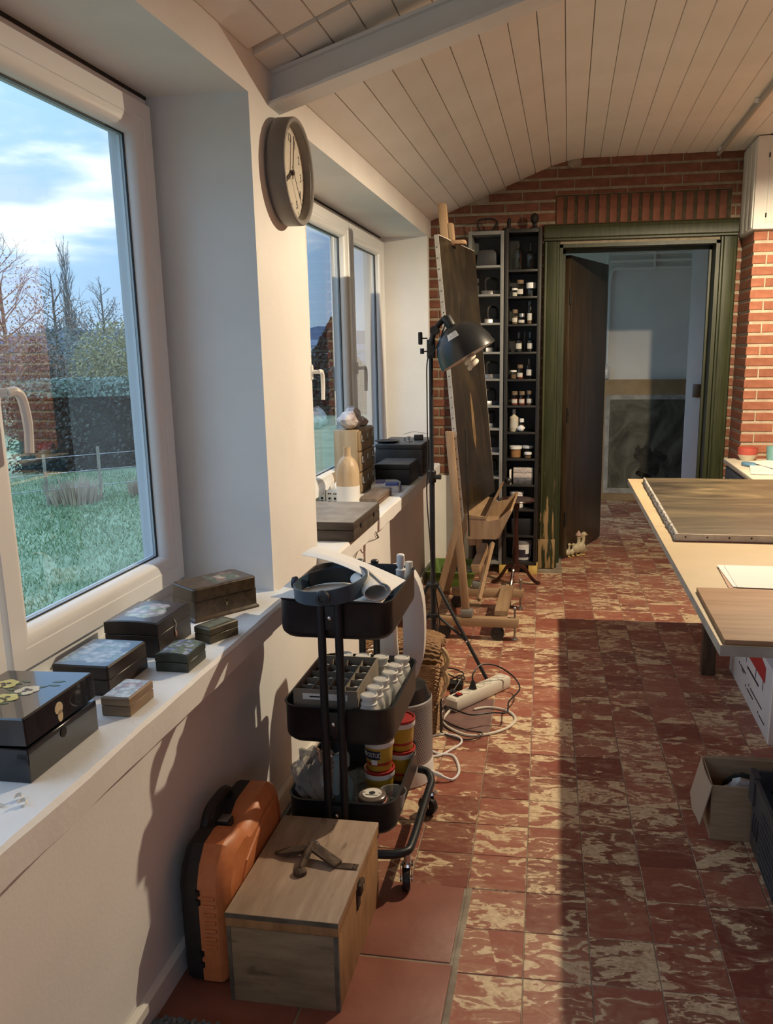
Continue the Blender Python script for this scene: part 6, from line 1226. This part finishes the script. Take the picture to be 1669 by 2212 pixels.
# ================================================================== OUTSIDE: LAWN, FENCE, TREES, HILLS
rs = np.random.RandomState(17)
def pyd(name, V, F, mat, parent=None, loc=None):
    me = bpy.data.meshes.new(name); me.from_pydata([tuple(v) for v in V], [], F); me.materials.append(mat); me.update(); return link(name, me, parent, loc)
GZ = -.80
gm = pm('lawn_soil', (.18,.25,.14), (.28,.35,.22), scale=1.2, rough=.95, detail=8)
V = []; F = []; nx, ny = 40, 40
for j in range(ny+1):
    for i in range(nx+1):
        x = -1.7 - 43*i/nx; y = -10 + 75*j/ny; V.append((x, y, GZ + .05*math.sin(x*.7)*math.sin(y*.5)))
for j in range(ny):
    for i in range(nx): a = j*(nx+1)+i; F.append((a, a+1, a+nx+2, a+nx+1))
struct(pyd('floor_lawn', V, F, gm), 'green garden lawn outside the windows')
blade = pm('grass_blade', (.20,.29,.15), (.36,.44,.29), scale=.8, rough=.8)
V = []; F = []
dirs = []
for k in range(70000):
    x = -2.2 - 8.5*rs.rand()**.8; y = 2.5 + 13*rs.rand()
    if not (.30 < -x/y < .85): continue
    h = rs.uniform(.03,.085); a = rs.uniform(0, 2*PI); w_ = .003+.0006*math.hypot(x,y); lx, ly = rs.uniform(-.05,.05,2); n0 = len(V)
    z0 = GZ+.05*math.sin(x*.7)*math.sin(y*.5)
    V += [(x-w_*math.cos(a), y-w_*math.sin(a), z0), (x+w_*math.cos(a), y+w_*math.sin(a), z0), (x+lx, y+ly, z0+h)]; F.append((n0, n0+1, n0+2))
g = pyd('grass', V, F, blade); tag(g, 'tufts of green grass on the garden lawn', 'grass', kind='stuff')
# helper: leafy crown of small quads
def leaves(name, mat, parent, n, fn, size):
    V = []; F = []
    for k in range(n):
        p = Vector(fn()); d = Vector(rs.randn(3)).normalized(); e = d.orthogonal().normalized()*size*rs.uniform(.6,1.2); f_ = d.cross(e).normalized()*size*rs.uniform(.4,.8); n0 = len(V)
        V += [p-e, p-f_, p+e, p+f_]; F.append((n0, n0+1, n0+2, n0+3))
    return pyd(name, V, F, mat, parent)
def inell(c, r):
    def f():
        while True:
            q = rs.uniform(-1,1,3)
            if q@q <= 1: return (c[0]+q[0]*r[0], c[1]+q[1]*r[1], c[2]+q[2]*r[2])
    return f
bark = pm('bark', (.13,.115,.10), (.20,.18,.155), scale=8, rough=.95)
def branches(name, parent, base, height, nb, spread, up, rad, mat=bark, depth=2, seed=0, zstart=.25, taper=.75):
    r2 = np.random.RandomState(seed); b = B(); b.tube([base, (base[0], base[1], base[2]+height*.95)], [rad, rad*.15], 5)
    def grow(p, d, l, r, dep):
        q = p + d*l; b.tube([p, p.lerp(q,.5)+Vector(r2.randn(3))*l*.04, q], [r, r*.7, r*.35], 3, caps=False)
        if dep:
            for k in range(3 if dep > 1 else 4):
                t_ = r2.uniform(.3,1); nd = (d + Vector(r2.randn(3))*.45 + Vector((0,0,up*.4))).normalized(); grow(p.lerp(q, t_), nd, l*r2.uniform(.35,.6), r*.5, dep-1)
    for k in range(nb):
        t_ = zstart + (1-zstart)*k/nb; a = r2.uniform(0, 2*PI); p = Vector((base[0], base[1], base[2]+height*.95*t_)); l = height*spread*(1-t_*taper)*r2.uniform(.7,1.1)
        d = Vector((math.cos(a), math.sin(a), up)).normalized(); grow(p, d, l, rad*.4*(1-t_*.7), depth)
    return b.obj(name, mat, parent)
def dirxy(px_slope, dist): # unit direction given x/y ratio
    v = Vector((-px_slope, 1)).normalized()*dist; return v.x, v.y
# poplar (bare, upright)
t = T('poplar_tree', 'tall slender bare poplar rising over the garden trees', 'tree'); x, y = dirxy(.61, 46)
branches('branch', t, (x, y, GZ), 7.3, 85, .20, 3.0, .11, depth=2, seed=3, zstart=.10, taper=.45)
# broad bare trees left and right of the poplar
for k, (sl, ds, h, sd, lb) in enumerate(((.70,38,7.4,5,'broad bare tree with reddish twigs left of the poplar'),(.565,44,5.8,6,'rounded bare tree right of the poplar'),(.80,36,7.0,9,'bare reddish tree at the left window edge'),(.63,43,6.2,12,'smaller bare tree just left of the poplar'))):
    x, y = dirxy(sl, ds); t = T('bare_tree', lb, 'tree', group='bare garden trees'); branches('branch', t, (x, y, GZ), h, 26, .42, .75, .13, depth=3 if k < 2 else 2, seed=sd, mat=pm('twig%d'%k, (.16,.115,.095),(.24,.175,.14),scale=4,rough=.95) if k != 1 else bark)
    leaves('dry_leaves', pm('dry_leaf%d'%k, (.27,.17,.11), (.36,.24,.16), scale=3, rough=.9), t, 1400, inell((x,y,GZ+h*.5),(h*.32,h*.32,h*.34)), .05)
# autumn shrubs
yl = pm('leaf_yellow', (.26,.24,.11), (.42,.36,.18), scale=2.5, rough=.9); gr = pm('leaf_greygreen', (.15,.17,.145), (.24,.26,.22), scale=2.0, rough=.95); dg = pm('leaf_dark', (.045,.058,.052), (.085,.10,.085), scale=2, rough=.95); hz_ = pm('leaf_haze', (.20,.23,.25), (.26,.29,.31), scale=1.2, rough=1)  # leaf colours lightened, outdoor haze put into the colour
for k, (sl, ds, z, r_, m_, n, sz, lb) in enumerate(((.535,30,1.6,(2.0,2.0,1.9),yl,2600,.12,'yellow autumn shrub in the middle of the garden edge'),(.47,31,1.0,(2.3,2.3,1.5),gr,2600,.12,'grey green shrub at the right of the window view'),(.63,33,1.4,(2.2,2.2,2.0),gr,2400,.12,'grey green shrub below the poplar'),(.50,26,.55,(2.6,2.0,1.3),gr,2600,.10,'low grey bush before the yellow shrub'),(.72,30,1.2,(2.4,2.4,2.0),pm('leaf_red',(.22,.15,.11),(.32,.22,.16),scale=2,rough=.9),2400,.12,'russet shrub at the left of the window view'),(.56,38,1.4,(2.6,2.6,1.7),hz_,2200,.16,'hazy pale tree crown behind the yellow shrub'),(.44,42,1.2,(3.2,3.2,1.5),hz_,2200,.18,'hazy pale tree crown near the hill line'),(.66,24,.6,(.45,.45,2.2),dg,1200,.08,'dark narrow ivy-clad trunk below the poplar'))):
    x, y = dirxy(sl, ds); t = T('garden_shrub', lb, 'shrub', (0,0,0), 0, 'garden shrubs'); leaves('foliage', m_, t, n*4, inell((x,y,GZ+z),r_), sz*.45); b = B(); b.tube([(x,y,GZ),(x+.1,y,GZ+z)],[.10,.04],6); b.obj('stem', bark, t)
# dark clipped hedge with a lighter top
hx0, hy0 = dirxy(.42, 19.5); hx1, hy1 = dirxy(.62, 19.0)
t = T('clipped_hedge', 'long dark hedge at the end of the lawn', 'hedge')
def hedge():
    u = rs.rand(); v = rs.rand(); return (hx0+(hx1-hx0)*u*1.3+rs.uniform(-.4,.4), hy0+(hy1-hy0)*u*1.3+rs.uniform(-.4,.4), GZ+1.5*v)
leaves('foliage', dg, t, 20000, hedge, .045)
b = B(); b.loft([[(hx0+(hx1-hx0)*u, hy0+(hy1-hy0)*u+d_, GZ+z) for d_, z in ((-.2,0),(.2,0),(.2,1.4),(-.2,1.4))] for u in (0,1.3)]); b.obj('core', dg, t)
def htop():
    u = rs.rand(); return (hx0+(hx1-hx0)*u*1.3+rs.uniform(-.5,.5), hy0+(hy1-hy0)*u*1.3+rs.uniform(-.5,.5), GZ+1.5+.35*rs.rand()**2)
leaves('top_shoots', pm('leaf_teal', (.14,.20,.16), (.22,.28,.23), scale=2, rough=.9), t, 7000, htop, .045)
# fence posts and wire
fx0, fy0 = dirxy(.40, 15.5); fx1, fy1 = dirxy(.75, 14.2); wpost = pm('fence_wood', (.22,.19,.14), (.30,.26,.20), scale=6, rough=.9)
fn = T('garden_fence', 'low wire fence on wooden posts across the lawn', 'fence')
for k in range(6):
    u = k/5; x, y = fx0+(fx1-fx0)*u, fy0+(fy1-fy0)*u; b = B(); b.tube([(x,y,GZ-.05),(x+rs.uniform(-.03,.03),y,GZ+rs.uniform(.65,.9))],.025,7); b.obj('post', wpost, fn)
for h in (.25,.5,.75):
    b = B(); b.tube([(fx0,fy0,GZ+h),(fx1,fy1,GZ+h)],.006,4); b.obj('wire', steel, fn)
for k, (u, s_) in enumerate(((.12,.75),(.25,.9),(.42,.6),(.70,.85))):
    x, y = fx0+(fx1-fx0)*u, fy0+(fy1-fy0)*u; V = []; F = []
    for i in range(420):
        a = rs.uniform(0,2*PI); r_ = rs.rand()*.45*s_; h = rs.uniform(.25,.55)*s_; px_, py_ = x+r_*math.cos(a), y+r_*math.sin(a); n0 = len(V); V += [(px_-.012,py_,GZ),(px_+.012,py_,GZ),(px_+.3*h*math.cos(a),py_+.3*h*math.sin(a),GZ+h)]; F.append((n0,n0+1,n0+2))
    o = pyd('dry_tussock', V, F, pm('straw%d'%k,(.40,.30,.22),(.52,.41,.30),scale=5,rough=.95)); tag(o, ['dry reed tuft at the right end of the fence','largest dry reed tuft by the fence','small dry reed tuft at mid fence','dry reed tuft at the left of the fence'][k], 'tussock', 'dry tussocks along the fence')
# dark conifer in the far window view, town and hills
t = T('conifer_tree', 'dark conifer seen through the farther window', 'tree'); x, y = dirxy(.275, 34)
def con():
    z = rs.rand()**1.6; a = rs.uniform(0,2*PI); r_ = (1-z)*2.2*rs.uniform(.5,1); return (x+r_*math.cos(a), y+r_*math.sin(a), GZ+.2+3.4*z)
leaves('foliage', pm('leaf_conifer',(.045,.062,.052),(.075,.095,.08),scale=2,rough=.95), t, 9000, con, .09); b = B(); b.tube([(x,y,GZ),(x,y,GZ+3)],[.15,.03],6); b.obj('trunk', bark, t)
for k, (sl, ds, z, r_, lb) in enumerate(((.22,40,.3,(3.2,3.2,1.6),'dark low shrub mass right of the conifer'),(.33,38,.2,(3.0,3.0,1.5),'dark low shrub mass left of the conifer'))):
    xx, yy = dirxy(sl, ds); t = T('dark_shrub', lb, 'shrub', group='shrubs by the conifer'); leaves('foliage', gr if k else dg, t, 8000, inell((xx,yy,GZ+z),r_), .08)
    b = B(); b.tube([(xx,yy,GZ-.2),(xx,yy,GZ+z)],[.1,.04],6); b.obj('stem', bark, t)
def ridge(name, dist, zb, amp, mat, label, seed, s0=-.1, s1=1.8, base=-30):
    r2 = np.random.RandomState(seed); V = []; F = []; n = 160; ph_ = r2.uniform(0,6,6)
    for i in range(n+1):
        sl = s0+(s1-s0)*i/n; d = Vector((-sl,1,0)).normalized()*dist; h = zb+amp*(.5*math.sin(3*sl*4+ph_[0])+.3*math.sin(9*sl*4+ph_[1])+.12*math.sin(31*sl*3+ph_[2])+.10*r2.randn())
        V += [(d.x,d.y,base),(d.x,d.y,h),(d.x*1.25,d.y*1.25,h*1.02)]
    for i in range(n):
        a = 3*i; F += [(a,a+3,a+4,a+1),(a+1,a+4,a+5,a+2)]
    return struct(pyd(name, V, F, mat), label)
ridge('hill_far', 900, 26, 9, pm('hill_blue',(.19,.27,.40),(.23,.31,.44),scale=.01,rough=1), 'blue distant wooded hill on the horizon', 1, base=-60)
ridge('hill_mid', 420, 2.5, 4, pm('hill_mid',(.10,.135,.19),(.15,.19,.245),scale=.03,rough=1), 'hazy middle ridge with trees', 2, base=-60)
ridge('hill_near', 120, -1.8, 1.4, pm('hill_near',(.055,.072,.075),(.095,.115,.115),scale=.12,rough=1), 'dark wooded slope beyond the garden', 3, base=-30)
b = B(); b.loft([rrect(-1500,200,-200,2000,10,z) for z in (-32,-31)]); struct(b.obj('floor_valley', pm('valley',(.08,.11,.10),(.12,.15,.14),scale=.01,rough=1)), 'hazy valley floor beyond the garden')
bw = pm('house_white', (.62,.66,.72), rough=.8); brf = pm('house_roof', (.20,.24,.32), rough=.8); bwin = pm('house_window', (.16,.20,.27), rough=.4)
for k, (sl, ds, z, w_, h, lb) in enumerate(((.292,330,-1.0,26,5,'long white apartment block on the hillside'),(.272,300,-6.0,18,4.5,'lower white row of houses below the apartment block'),(.225,310,-3.0,14,5,'white house right of the apartment block'),(.205,290,-7.0,16,4,'small pale house lowest on the hillside'))):
    x, y = dirxy(sl, ds); t = T('hillside_house', lb, 'house', (x,y,z), math.atan2(sl,1), 'houses on the far hillside')
    b = B(); b.box(-w_/2,w_/2,-4,4,-3,h); b.obj('wall', bw, t); b = B(); b.prism([(-4.6,h),(4.6,h),(0,h+2.2)], -w_/2-.5, w_/2+.5, 'yz'); b.obj('roof', brf, t)
    nw = int(w_/3.2)
    for i in range(nw):
        for r_ in range(2):
            b = B(); xx = -w_/2+1.6+i*3.2; b.box(xx-.7,xx+.7,-4.08,-3.9,.4+r_*2.3,1.8+r_*2.3); b.obj('window', bwin, t)
# corrugated outhouse at the lawn's left is only a reflection in the photo, so not built
